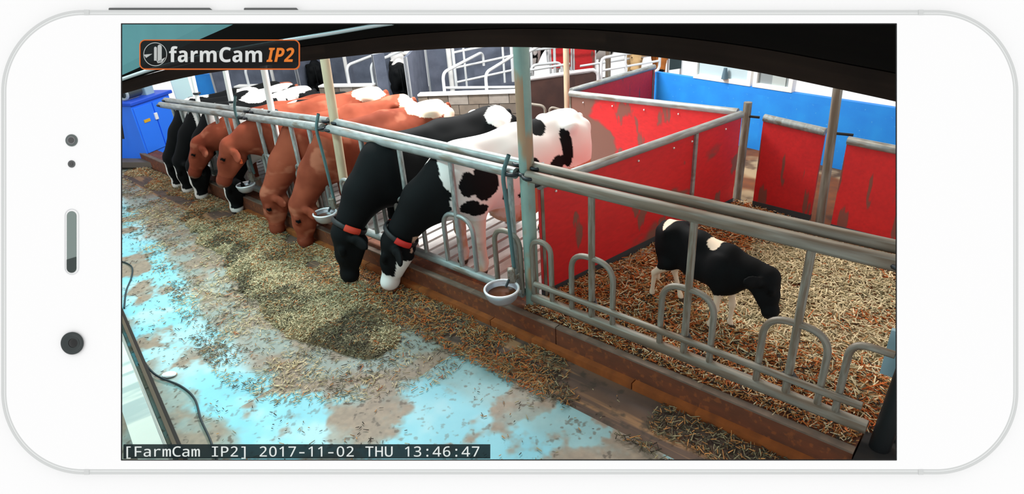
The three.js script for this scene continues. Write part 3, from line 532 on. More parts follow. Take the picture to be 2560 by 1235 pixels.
// red cows
const redCol = (seed, cream) => (x, y, z, h) => {
  const n = fbm(x * 3, y * 3, z * 3 + seed), m = fbm(x * 14, y * 14, z * 14 + seed, 2); let c = mix(RED, DRED, sm(0.3, 0.7, n) * 0.7 + m * 0.3); c = mix(c, lin(186, 118, 92), sm(0.6, 0.75, fbm(x * 5, y * 9, z * 5 + seed, 3)) * 0.5);
  if (!h.onHead && cream.length && blob(x, y, z, cream, 0.07)) c = lin(236, 214, 190);  // cream back tops: overbright light put into the coat colour
  if (y < 0.3 && !h.onHead) c = mix(c, lin(206, 186, 164), 0.7);
  if (h.onHead && h.t > 0.75) c = mix(c, DRED, 0.6);
  return common(c, h, y, lin(120, 84, 72));
};
const skC = oxSkin('C', { muzzle: [0.70, -0.10, 0.08], poll: [0.64, 0.44, 0.06], arch: 0.05 }, cell);
placeOx('cow', 'red brown cow with a rump painted cream as if overlit eating next to the middle drinking bowl', 'cow', skC, redCol(3, [[-1.25, 1.36, 0.32, 0.1], [-1.5, 1.2, 0.12, 0.16]]), -1.93, -6.92, 0.15, -0.84, 0.54, 0.93, 'cows eating at the feed fence');
placeOx('cow', 'red brown cow with pale face bowed to the feed between two red cows', 'cow', skC, redCol(9, [[-1.4, 1.3, 0.16, 0.14]]), -2.42, -7.36, 0.15, -0.84, 0.54, 0.93, 'cows eating at the feed fence');
const skA = oxSkin('A', { muzzle: [0.92, 0.46, 0.16], poll: [0.68, 0.94, 0.10], arch: 0.02, earDrop: 0.2 }, cell);
{
  const g = placeOx('cow', 'red brown cow holding its head up over the feed', 'cow', skA, redCol(15, [[-1.3, 1.36, 0.26, 0.09]]), -2.92, -7.86, 0.15, -0.86, 0.51, 0.95, 'cows eating at the feed fence');
  earTag(g, skA, -0.26, 0xe8622a); earTag(g, skA, 0.26, 0xe8622a);
}
// far black and white cows
const pied = (seed, th, headWhite) => (x, y, z, h) => {
  let black = fbm(x * 2.2 + seed, y * 2.2, z * 2.2 + seed, 3) > th; if (y < 0.5) black = false;
  if (h.onHead) black = !(Math.abs(h.w) < 0.03 + headWhite && h.u < 0.03 && h.t > 0.1) && !(h.t > 0.85 && headWhite > 0);
  else if (x > 0.2) black = x > 0.32;
  return common(black ? BLACK : WHITE, h, y, lin(60, 50, 48));
};
const far = [[5.0, 0.35, 0.46, 0.012, skC, 'black cow with a thin white blaze eating by the small far bowl'], [5.95, 0.3, 0.44, 0.03, skD, 'black and white cow with a broad white blaze in the far row'], [6.42, 0.3, 0.5, 0.014, skD, 'black and white cow with a narrow blaze second from the blue cabinet'], [6.85, 0.3, 0.42, 0.02, skC, 'black and white cow at the fence end next to the blue cabinet']];
far.forEach(([s, d, th, hw, sk, label], i) => { const p = FZ(s, d); placeOx('cow', label, 'cow', sk, pied(i * 7 + 2, th, hw), p.x, p.z, 0.12, -0.8, 0.6, 0.88, 'cows eating at the feed fence'); });
{ const p = FZ(5.5, 0.3); placeOx('cow', 'dark brown cow turning its head aside in the far row', 'cow', skA, redCol(22, []), p.x, p.z, 0.1, -0.85, 0.53, 0.86, 'cows eating at the feed fence'); }
{ const p = FZ(7.3, 0.8); placeOx('cow', 'brown faced cow with raised head closest to the blue cabinet', 'cow', skA, redCol(28, []), p.x, p.z, 0.05, -0.85, 0.53, 0.84, 'cows eating at the feed fence'); }
// calf
const skK = oxSkin('K', { young: true, L: 0.60, H: 0.86, b: 0.48, lr: 0.9, hs: 0.8, muzzle: [0.44, 0.36, -0.06], poll: [0.34, 0.65, -0.08], arch: 0.01, fore: [0.06, -0.04], hind: [0.12, -0.12], earDrop: -0.7 }, 0.011);
placeOx('calf', 'black calf with white legs walking on the straw', 'calf', skK, (x, y, z, h) => {
  let white = y < 0.45 - 0.06 * fbm(x * 8, y * 8, z * 8) || blob(x, y, z, [[-0.10, 0.84, 0.06, 0.05], [-0.6, 0.84, 0.04, 0.035]], 0.05);
  if (h.onHead) white = false; return common(white ? lin(232, 214, 190) : BLACK, h, y, [0.02, 0.02, 0.02]);
}, 1.66, -4.08, 0.215, 0.53, 0.848, 0.94);
// cows standing in the cubicles behind
const skS = oxSkin('S', { muzzle: [1.05, 1.0, 0], poll: [0.72, 1.38, 0], arch: 0.0 }, 0.026);
placeOx('cow', 'black cow with white legs seen from behind between the grey boards', 'cow', skS, (x, y, z, h) => common((y < 0.5 && !h.onHead) || (y > 1.3 && x > -1.1) ? WHITE : BLACK, h, y, BLACK), -2.12, -13.1, 0.15, -0.17, -0.985, 0.74, 'cows in the cubicles');
placeOx('cow', 'black cow seen from behind beyond the cream post', 'cow', skS, (x, y, z, h) => common(BLACK, h, y, BLACK), -4.27, -14.4, 0.15, -0.28, -0.96, 0.68, 'cows in the cubicles');

// ------------------------------------------------------------------ feed on the alley floor and straw in the calf pen
const ridgeA = (s) => 1.3 - 0.12 * s + 0.01 * s * s;
function feedH(s, a) {
  const e = aOut(s) - 0.12 + (fbm(s * 2, a * 2, 4) - 0.5) * 0.7; let h = sm(e, e - 0.7, a) * (s < 1.6 ? sm(0.25, 1.5, s + (fbm(s * 3, a * 3, 14) - 0.5) * 0.9) : 1);
  if (a < 0.75 && s < 2.2) h *= sm(0.62, 0.8, a + sm(0.9, 2.2, s) * 0.35);
  const r = Math.exp(-(((a - ridgeA(s)) / 0.22) ** 2));
  const bare = sm(0.50, 0.62, fbm(s * 1.9 + 3, a * 1.9, 27)) * (1 - r);
  return -0.035 + h * (0.05 + 0.035 * fbm(s * 3, a * 3, 6) + 0.05 * fbm(s * 9, a * 9, 7) * 0.7 + r * 0.11 * fbm(s * 4, a * 4, 9)) * (1 - 0.7 * bare);
}
const feedT = tex(1024, 1024, (u, v) => { const x = u * 5, y = v * 5; const n = fbm(x * 2, y * 2, 5), f = fbm(x * 20, y * 20, 9, 3), m = fbm(x * 6, y * 6, 2); let c = mix([164, 150, 120], [112, 104, 82], f); c = mix(c, [82, 76, 58], sm(0.46, 0.62, m) * 0.85); c = mix(c, [160, 128, 88], sm(0.54, 0.68, n) * 0.5); return c; }); feedT.repeat.set(0.2, 0.2);
const feedG = field(210, 70, (u, v) => { const s = 0.05 + u * 8.8, a = 0.17 + v * 2.1, p = W(s, -a, feedH(s, a)); return [p.x, p.y, p.z]; });
{ const m = part(scene, 'silage_feed', feedG, M({ map: feedT, roughness: 0.95 })); m.userData = { label: 'chopped silage spread along the feed alley in front of the cows', category: 'feed', kind: 'stuff' }; }
function strands(name, label, category, count, len, rad, seed, sample, colors) {
  const g = new THREE.CylinderGeometry(rad, rad * 0.7, 1, 3, 1, true); g.rotateZ(Math.PI / 2); const im = new THREE.InstancedMesh(g, M({ color: 0xffffff, roughness: 0.8, side: THREE.DoubleSide }), count); im.name = numbered(name); im.userData = { label, category, kind: 'stuff' }; im.castShadow = im.receiveShadow = true;
  const r = rng(seed), m = new THREE.Matrix4(), q = new THREE.Quaternion(), e = new THREE.Euler(), c = new THREE.Color(); let k = 0, tries = 0;
  while (k < count && tries++ < count * 30) {
    const p = sample(r); if (!p) continue;
    e.set(0, r() * 6.283, (r() - 0.5) * 0.9 * (p.tilt ?? 1)); q.setFromEuler(e); const L = len[0] + (len[1] - len[0]) * r() * r();
    m.compose(p, q, V(L, 1 + r() * 0.8, 1 + r() * 0.8)); im.setMatrixAt(k, m); const col = colors(r, p), f = 0.75 + 0.5 * r(); c.setRGB(col[0] * f, col[1] * f, col[2] * f); im.setColorAt(k, c); k++;
  }
  im.count = k; scene.add(im); return im;
}
const pick = (r, l) => l[Math.floor(r() * l.length)];
const F1 = lin(214, 198, 158), F2 = lin(158, 148, 114), F3 = lin(102, 96, 74), F4 = lin(186, 132, 76), F5 = lin(224, 208, 170), F6 = lin(190, 96, 34), F7 = lin(58, 48, 38);
strands('silage_stalks', 'loose cut stalks on top of the silage', 'feed', 30000, [0.02, 0.085], 0.0026, 5, (r) => { const s = 0.1 + r() * 8.6, a = 0.2 + r() * 2.2; const h = feedH(s, a); if (h < 0) { if (a > aOut(s) + 0.25 || a < 0.6 || r() > 0.28 * noise3(s * 3, a * 3, 2)) return null; const q = W(s, -a, 0.012); q.tilt = 0.15; return q; } if (r() > 0.5 + 0.5 * Math.exp(-(((a - ridgeA(s)) / 0.3) ** 2))) return null; return W(s, -a, h + 0.006 + r() * 0.02); }, (r, p) => { const [s, d] = invW(p.x, p.z), dark = sm(0.38, 0.62, noise3(p.x * 3.3, 5, p.z * 3.3)); return r() < 0.08 + 0.45 * sm(-0.95, -0.5, d) ? pick(r, [F4, F4, F6, F1]) : r() < dark ? pick(r, [F3, F3, F7, F2]) : pick(r, [F1, F2, F2, F5]); });
strands('floor_litter', 'scattered bits of feed on the teal floor', 'feed', 1500, [0.015, 0.06], 0.0028, 17, (r) => { const s = -1.2 + r() * 8, a = 0.3 + r() * 2.3; if (noise3(s * 2.2, a * 2.2, 3) < 0.42) return null; const p = W(s, -a, 0.012); p.tilt = 0.1; return p; }, (r) => pick(r, [F3, F7, F7, F2, F4]));
strands('lane_litter', 'dark hay trodden on the brown strip by the kerb', 'feed', 5200, [0.03, 0.11], 0.003, 23, (r) => { const s = -2.9 + r() * 5.4, a = 0.22 + r() * 0.5; if (noise3(s * 2.5, a * 5, 8) < 0.40 - (s > 0 ? 0.25 : 0)) return null; return W(s, -a, 0.018 + r() * 0.025); }, (r, p) => pick(r, p.x < 0.2 ? [F4, F6, F4, F2, F3] : [F3, F7, F2, F3, F4]));
strands('kerb_litter', 'orange straw litter on the ledge behind the kerb coping', 'straw', 2600, [0.03, 0.1], 0.003, 41, (r) => { const s = -2.7 + r() * 2.7; return W(s, -0.08 + r() * 0.2, 0.245 + r() * 0.012); }, (r) => pick(r, [F6, F4, F4, F5, F7]));
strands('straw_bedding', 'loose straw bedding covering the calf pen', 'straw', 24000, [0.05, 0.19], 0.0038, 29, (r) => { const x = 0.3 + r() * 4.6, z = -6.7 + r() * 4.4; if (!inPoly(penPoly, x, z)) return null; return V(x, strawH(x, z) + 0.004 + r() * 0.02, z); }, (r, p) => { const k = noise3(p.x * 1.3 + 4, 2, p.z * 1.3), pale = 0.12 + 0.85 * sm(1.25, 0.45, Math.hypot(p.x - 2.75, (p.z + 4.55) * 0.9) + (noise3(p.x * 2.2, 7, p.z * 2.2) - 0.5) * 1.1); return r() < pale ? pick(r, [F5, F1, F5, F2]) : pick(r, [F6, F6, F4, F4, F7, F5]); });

// ------------------------------------------------------------------ background of the barn
// blue tarpaulin wall with windows above it
{
  const a = [2.62, -10.2], b = [5.7, -5.86];
  struct('wall_right', slab(a[0], a[1], b[0], b[1], 0.08, 0.1, 1.1), blueWallM, 'blue boarded wall behind the calf pen');
  const dx = (b[0] - a[0]) / 5.32, dz = (b[1] - a[1]) / 5.32, at = (l) => [a[0] + dx * l, a[1] + dz * l];
  const win = (n, l1, l2, y1, paneMat) => {
    const f = struct('window_' + n, mergeGeometries([slab(...at(l1), ...at(l2), 0.1, 1.1, 1.16), slab(...at(l1), ...at(l2), 0.1, y1, y1 + 0.06), slab(...at(l1), ...at(l1 + 0.06), 0.1, 1.16, y1), slab(...at(l2 - 0.06), ...at(l2), 0.1, 1.16, y1)]), whiteP, 'white window frame on the blue wall');
    part(f, 'pane', slab(...at(l1 + 0.06), ...at(l2 - 0.06), 0.015, 1.16, y1), paneMat);
    return f;
  };
  const w1 = win(1, 0.78, 1.78, 1.75, M({ color: 0xbcd3da, roughness: 0.2 }));
  part(w1, 'bottle', new THREE.CylinderGeometry(0.025, 0.05, 0.16, 10).translate(at(1.35)[0] - 0.05, 1.24, at(1.35)[1] + 0.05), std(0x55707e, 0.5), 'grey bottle on the window sill');
  const w2 = win(2, 1.82, 2.42, 1.85, M({ color: 0x8f9a9c, roughness: 0.25 }));
  part(w2, 'curtain', slab(...at(2.1), ...at(2.3), 0.04, 1.16, 1.85), std(0xb4c0be, 0.8), 'pale curtain strip');
}
// concrete block walls: every block a piece of its own
const blockVar = [concM, M({ map: concT, color: 0xd8d0c6, roughness: 0.9 }), M({ map: concT, color: 0xbdb6b0, roughness: 0.9 })];
function blockWall(n, x1, z1, x2, z2, y0, y1, rows, cols, coping) {
  const w = struct('wall_back', slab(x1, z1, x2, z2, 0.12, y0, y1 - 0.01), mortarM, n); const L = Math.hypot(x2 - x1, z2 - z1), dx = (x2 - x1) / L, dz = (z2 - z1) / L, h = (y1 - y0) / rows, bw = L / cols;
  for (let j = 0; j < rows; j++) for (let i = -1; i < cols; i++) { const o = (j % 2) * bw / 2, l1 = Math.max(0, i * bw + o + 0.006), l2 = Math.min(L, (i + 1) * bw + o - 0.006); if (l2 - l1 < 0.05) continue; part(w, 'block', slab(x1 + dx * l1, z1 + dz * l1, x1 + dx * l2, z1 + dz * l2, 0.15 + 0.012 * hash(i, j, 5), y0 + j * h + 0.006, y0 + (j + 1) * h - 0.006), blockVar[Math.floor(hash(i, j, 9) * 3)]); }
  if (coping) part(w, 'coping', slab(x1, z1, x2, z2, 0.2, y1, y1 + 0.03), whiteP, 'pale top edge');
}
blockWall('low grey block wall behind the spotted cow', -1.46, -10.78, 0.32, -10.48, 0.15, 0.86, 4, 5, true);
blockWall('low grey block wall behind the red cows', -3.6, -12.3, -2.47, -12.0, 0.15, 0.84, 4, 4, true);
blockWall('low grey block wall behind the far cows', -5.6, -13.1, -4.5, -12.8, 0.15, 0.8, 4, 3, true);
// grey partition boards with posts
function board(label, x1, z1, x2, z2, y1, y1b, mat = greyBoardM) { const g = thing('cubicle_board', label, 'partition', 'grey cubicle boards'); part(g, 'board', slab(x1, z1, x2, z2, 0.05, 0.15, y1, y1b ?? y1), mat); part(g, 'edge_strip', slab(x1, z1, x1 + (x2 - x1) * 0.02, z1 + (z2 - z1) * 0.02, 0.07, 0.15, y1), std(0xb0b4b8, 0.5), 'pale edge strip'); return g; }
board('tall grey board beside the low block wall with a pale leading edge', -1.62, -10.78, -1.5, -12.5, 1.52, 1.55);
board('tall narrow grey board next to the black cow seen from behind', -2.42, -11.98, -2.22, -12.12, 1.42, 1.42);
board('wide grey board wall behind the pipe gate', -1.5, -12.85, 0.45, -12.5, 1.9, 1.9);
board('wide grey board wall behind the low block wall', -4.3, -14.2, -2.1, -13.9, 1.9, 1.9);
board('grey board beyond the cream post', -4.35, -13.3, -4.2, -13.9, 1.35, 1.35);
board('far grey board wall behind the white cow', -7.0, -15.1, -4.4, -14.4, 1.9, 1.9);
function rearPost(label, x, z, y, r = 0.045, mat = whiteP) { const g = thing('cubicle_post', label, 'post', 'pale posts among the cubicles'); part(g, 'tube', cyl(V(x, 0.15, z), V(x, y, z), r), mat); part(g, 'foot_plate', new THREE.BoxGeometry(0.16, 0.02, 0.16).translate(x, 0.16, z), darkSteel); }
rearPost('white post standing on the grey board wall behind the red cows', -3.35, -13.6, 2.0, 0.04); rearPost('pale post in front of the wide grey board beside the pipe gate', -0.98, -12.3, 2.0, 0.05); rearPost('thin white post before the far grey board', -5.2, -14.2, 2.0, 0.035);
rearPost('cream post behind the brown gate panel', 1.0, -9.2, 2.2, 0.045, creamM); rearPost('dark steel post behind the back red partition', 2.05, -11.6, 2.0, 0.05, galvDirty);
// bent pipe cubicle dividers
function loop(label, pts, r = 0.028, round = 0.14, name = 'pipe_loop') { const g = single(name, label, 'railing', bent(pts.map((p) => V(...p)), r, round, 8), whiteGalv, 'bent pipe cubicle rails'); return g; }
const whiteGalv = M({ color: 0xdfe4e6, roughness: 0.4, metalness: 0.15 });
const loopAt = (x, z, dx, dz, L, y0, y1) => [[x, y0, z], [x, y1, z], [x + dx * L, y1 + 0.12, z + dz * L], [x + dx * L, y0 + 0.2, z + dz * L]];
loop('white bent pipe rail on the block wall behind the red cows', loopAt(-3.0, -12.2, 0.55, -0.83, 1.5, 0.86, 1.22)); loop('second bent pipe rail on the block wall behind the red cows', loopAt(-2.5, -12.1, 0.55, -0.83, 1.3, 0.86, 1.24));
loop('white bent pipe rail behind the white cow rump', loopAt(-5.3, -13.0, 0.5, -0.86, 1.3, 0.82, 1.2)); loop('second bent pipe rail behind the white cow rump', loopAt(-4.85, -12.9, 0.5, -0.86, 1.2, 0.82, 1.2));
loop('bent pipe rail low on the block wall behind the spotted cow', loopAt(-1.0, -10.75, 0.5, -0.86, 1.4, 0.88, 1.22)); loop('inner bent pipe rail on the block wall behind the spotted cow', loopAt(-0.25, -10.6, 0.5, -0.86, 1.2, 0.88, 1.2));
loop('bent pipe rail beyond the thick post', loopAt(0.35, -11.3, 0.55, -0.83, 1.4, 0.5, 1.3)); loop('bent pipe rail among the crowded stalls', loopAt(0.65, -12.4, 0.55, -0.83, 1.4, 0.5, 1.45));
{
  const g = thing('pipe_gate', 'tall white pipe gate behind the block wall', 'gate'); const x1 = -0.85, z1 = -11.7, x2 = 0.25, z2 = -11.9;
  part(g, 'frame', bent([V(x1, 0.75, z1), V(x1, 1.72, z1), V(x2, 1.85, z2), V(x2, 0.75, z2)], 0.03, 0.12), whiteGalv);
  for (const y of [0.85, 1.12, 1.4]) part(g, 'rail', cyl(V(x1, y, z1), V(x2, y + 0.12, z2), 0.022), whiteGalv);
  for (const t of [0.18, 0.85]) part(g, 'upright', cyl(V(x1 + (x2 - x1) * t, 0.75, z1 + (z2 - z1) * t), V(x1 + (x2 - x1) * t, 1.75, z1 + (z2 - z1) * t), 0.022), whiteGalv);
  part(g, 'lower_rail', cyl(V(-1.0, 0.93, -10.9), V(0.4, 0.9, -10.65), 0.025), whiteGalv);
}
// brown gate panel with round corner frame and low hoops
{
  const g = thing('panel_gate', 'dark brown gate panel in a rounded pipe frame', 'gate'); const x1 = 0.36, z1 = -10.3, x2 = 1.75, z2 = -10.95;
  part(g, 'panel', slab(x1 + 0.04, z1 - 0.02, x2 - 0.04, z2 + 0.02, 0.03, 0.2, 1.06, 1.02), brownBoardM);
  part(g, 'frame', bent([V(x1, 0.15, z1), V(x1, 1.1, z1), V(x2, 1.06, z2), V(x2, 0.15, z2)], 0.035, 0.16), whiteGalv);
  
  part(g, 'hoop', bent([V(0.22, 0.97, -9.3), V(0.66, 0.89, -9.25), V(0.66, 0.3, -9.2)], 0.022, 0.08), galvDirty); part(g, 'hoop', bent([V(0.72, 0.3, -9.2), V(0.73, 0.88, -9.23), V(1.0, 0.79, -9.2)], 0.022, 0.08), galvDirty); part(g, 'rail', cyl(V(0.73, 0.76, -9.2), V(1.0, 0.68, -9.16), 0.02), galvDirty);
  const g2 = thing('pipe_gate', 'open pipe gate right of the brown gate panel', 'gate'); const a1 = 1.82, b1 = -11.0, a2 = 3.0, b2 = -11.5;
  part(g2, 'frame', bent([V(a1, 0.5, b1), V(a1, 1.24, b1), V(a2, 1.26, b2), V(a2, 0.85, b2), V(a1, 0.8, b1)], 0.026, 0.1), whiteGalv);
  part(g2, 'upright', cyl(V(2.3, 0.5, -11.2), V(2.3, 1.25, -11.2), 0.02), whiteGalv); part(g2, 'rail', cyl(V(a1, 1.02, b1), V(a2, 1.03, b2), 0.02), whiteGalv);
}
// crowded stalls far behind: red gates, rails and cows' backs
function farBoard(label, x1, z1, x2, z2, y0, y1, mat) { const g = thing('stall_panel', label, 'panel', 'panels in the far stalls'); part(g, 'panel', slab(x1, z1, x2, z2, 0.04, y0, y1), mat); part(g, 'frame', bent([V(x1, y0 - 0.3, z1), V(x1, y1 + 0.03, z1), V(x2, y1 + 0.03, z2), V(x2, y0 - 0.3, z2)], 0.025, 0.1), whiteGalv); return g; }
farBoard('red panel among the far stalls', 1.1, -13.2, 1.55, -13.3, 0.7, 1.55, redA); farBoard('narrow red panel in the far stalls by the steel rail', 1.62, -13.4, 2.1, -13.5, 0.6, 1.75, redA);
farBoard('dark panel above the tan calves', 2.6, -13.4, 3.6, -13.6, 1.35, 1.9, std(0x24282c, 0.6)); farBoard('dark teal panel beside the open window wall', 3.5, -12.7, 3.8, -12.8, 0.6, 1.8, std(0x243c40, 0.6));
for (const [y, x1, x2, z, l] of [[1.15, 0.3, 2.0, -12.8, 'upper'], [0.9, 0.3, 1.4, -12.0, 'lower']]) loop('straight white rail, ' + l + ' of two, in the crowded stalls', [[x1, y, z], [x2, y + 0.04, z - 0.3]], 0.025);
[[0.62, -13.6, 'pale cow lying in the far stall beside the red panel', 0.4], [2.4, -14.2, 'white cow beyond the open pipe gate', 0.62]].forEach(([x, z, label, th], i) => placeOx('cow', label, 'cow', skS, pied(40 + i * 9, th, 0.02), x, z, 0.15, 0.9, -0.44, 0.8, 'cows in the cubicles'));
placeOx('calf', 'tan calf behind the open pipe gate', 'calf', skK, (x, y, z, h) => common(lin(214, 178, 128), h, y, BLACK), 2.75, -12.6, 0.35, -0.3, 0.95, 1.1, 'calves far behind'); placeOx('calf', 'orange brown calf behind the open pipe gate', 'calf', skK, (x, y, z, h) => common(lin(172, 104, 52), h, y, BLACK), 3.25, -12.5, 0.35, -0.3, 0.95, 1.1, 'calves far behind');
loop('tall bent rail left of the red panel in the far stalls', [[0.45, 0.6, -12.9], [0.45, 1.5, -12.9], [1.0, 1.45, -13.1], [1.05, 0.8, -13.1]]); loop('low bent rail before the far red panel', [[0.6, 0.5, -12.2], [0.62, 0.98, -12.2], [1.25, 0.95, -12.5], [1.3, 0.5, -12.5]]); loop('slanting rail above the far stalls', [[0.4, 1.55, -13.6], [2.4, 1.35, -13.2]], 0.022); loop('long low rail behind the open pipe gate', [[1.6, 0.9, -12.2], [3.1, 0.98, -12.4]], 0.022);
// far end wall of the alley: blue dado, pale pillar, window bars
struct('wall_back', slab(-7.6, -15.4, -5.9, -15.2, 0.1, 0.1, 0.75), blueWallM, 'blue dado of the far end wall');
struct('trim_1', slab(-6.15, -11.6, -5.9, -11.75, 0.16, 0, 1.5), M({ color: 0xcfeef0, roughness: 0.6 }), 'pale cyan pillar behind the blue cabinet');
{ const g = struct('window_3', cyl(V(-8.6, 1.15, -14.9), V(-5.6, 1.25, -14.6), 0.02), darkSteel, 'dark bar across the bright far opening'); for (const x of [-8.2, -7.5, -6.8, -6.2]) part(g, 'mullion', cyl(V(x, 0.9, -14.8), V(x, 2.2, -14.8), 0.03), whiteP); }
// blue feed cabinet
{
  const g = thing('feed_cabinet', 'bright blue steel cabinet at the far end of the alley', 'cabinet'); g.position.set(-6.34, 0, -10.45); g.rotation.y = Math.atan2(0.86, 0.22); // local +x runs along its face, +z outwards
  const bl = M({ color: 0x2a7cff, roughness: 0.4 }), bd = M({ color: 0x1850d0, roughness: 0.5 });
  part(g, 'body', new RoundedBoxGeometry(0.92, 0.98, 0.6, 2, 0.02).translate(0.45, 0.62, -0.3), bl);
  const dl = part(g, 'door', new RoundedBoxGeometry(0.42, 0.8, 0.03, 2, 0.01).translate(0.22, 0.64, 0.012), bl); const dr = part(g, 'door', new RoundedBoxGeometry(0.42, 0.8, 0.03, 2, 0.01).translate(0.66, 0.64, 0.012), bl);
  part(dr, 'handle', new RoundedBoxGeometry(0.03, 0.16, 0.04, 2, 0.01).translate(0.8, 0.5, 0.035), bd); part(dl, 'plate', new THREE.BoxGeometry(0.14, 0.05, 0.012).translate(0.2, 0.78, 0.032), std(0xd9a92c, 0.5), 'yellow plate on the door');
  const lk = part(dl, 'padlock_cover', new RoundedBoxGeometry(0.07, 0.12, 0.03, 2, 0.01).translate(0.42, 0.8, 0.04), std(0xe8ecef, 0.5), 'white lock cover');
  part(g, 'lid', new RoundedBoxGeometry(1.0, 0.06, 0.68, 2, 0.015).translate(0.45, 1.12, -0.28), bd); for (const x of [0.03, 0.87]) part(g, 'leg', new THREE.BoxGeometry(0.08, 0.16, 0.08).translate(x, 0.08, -0.05), bl);
  const g2 = thing('motor_unit', 'dark motor with hoses on top of the blue cabinet', 'machine'); g2.position.copy(g.position); g2.rotation.copy(g.rotation);
  part(g2, 'housing', new THREE.CylinderGeometry(0.1, 0.1, 0.3, 16).rotateZ(Math.PI / 2).translate(0.3, 1.26, -0.2), std(0x3a4448, 0.5)); part(g2, 'flange', new THREE.TorusGeometry(0.09, 0.025, 8, 18).rotateY(Math.PI / 2).translate(0.12, 1.26, -0.2), std(0xaab4b8, 0.4)); part(g2, 'hose', bent([V(0.1, 1.26, -0.2), V(-0.1, 1.3, -0.2), V(-0.2, 1.0, -0.1), V(-0.3, 0.6, -0.1)], 0.03, 0.15), blackRub);
  part(g2, 'gearbox', new RoundedBoxGeometry(0.2, 0.22, 0.2, 2, 0.03).translate(0.62, 1.24, -0.2), std(0x9ab6c0, 0.5));
  const g3 = thing('blue_bin', 'blue round topped bin half hidden behind the cabinet', 'bin'); part(g3, 'drum', new THREE.CylinderGeometry(0.42, 0.4, 1.15, 24).translate(-7.55, 0.58, -10.6), M({ color: 0x1560d8, roughness: 0.45 })); part(g3, 'band', new THREE.CylinderGeometry(0.43, 0.43, 0.3, 24).translate(-7.55, 0.5, -10.6), M({ color: 0x9fe4e8, roughness: 0.5 }), 'pale band round the bin'); part(g3, 'dome', new THREE.SphereGeometry(0.42, 24, 12, 0, 6.283, 0, 1.57).scale(1, 0.45, 1).translate(-7.55, 1.15, -10.6), M({ color: 0x1560d8, roughness: 0.45 }));
}

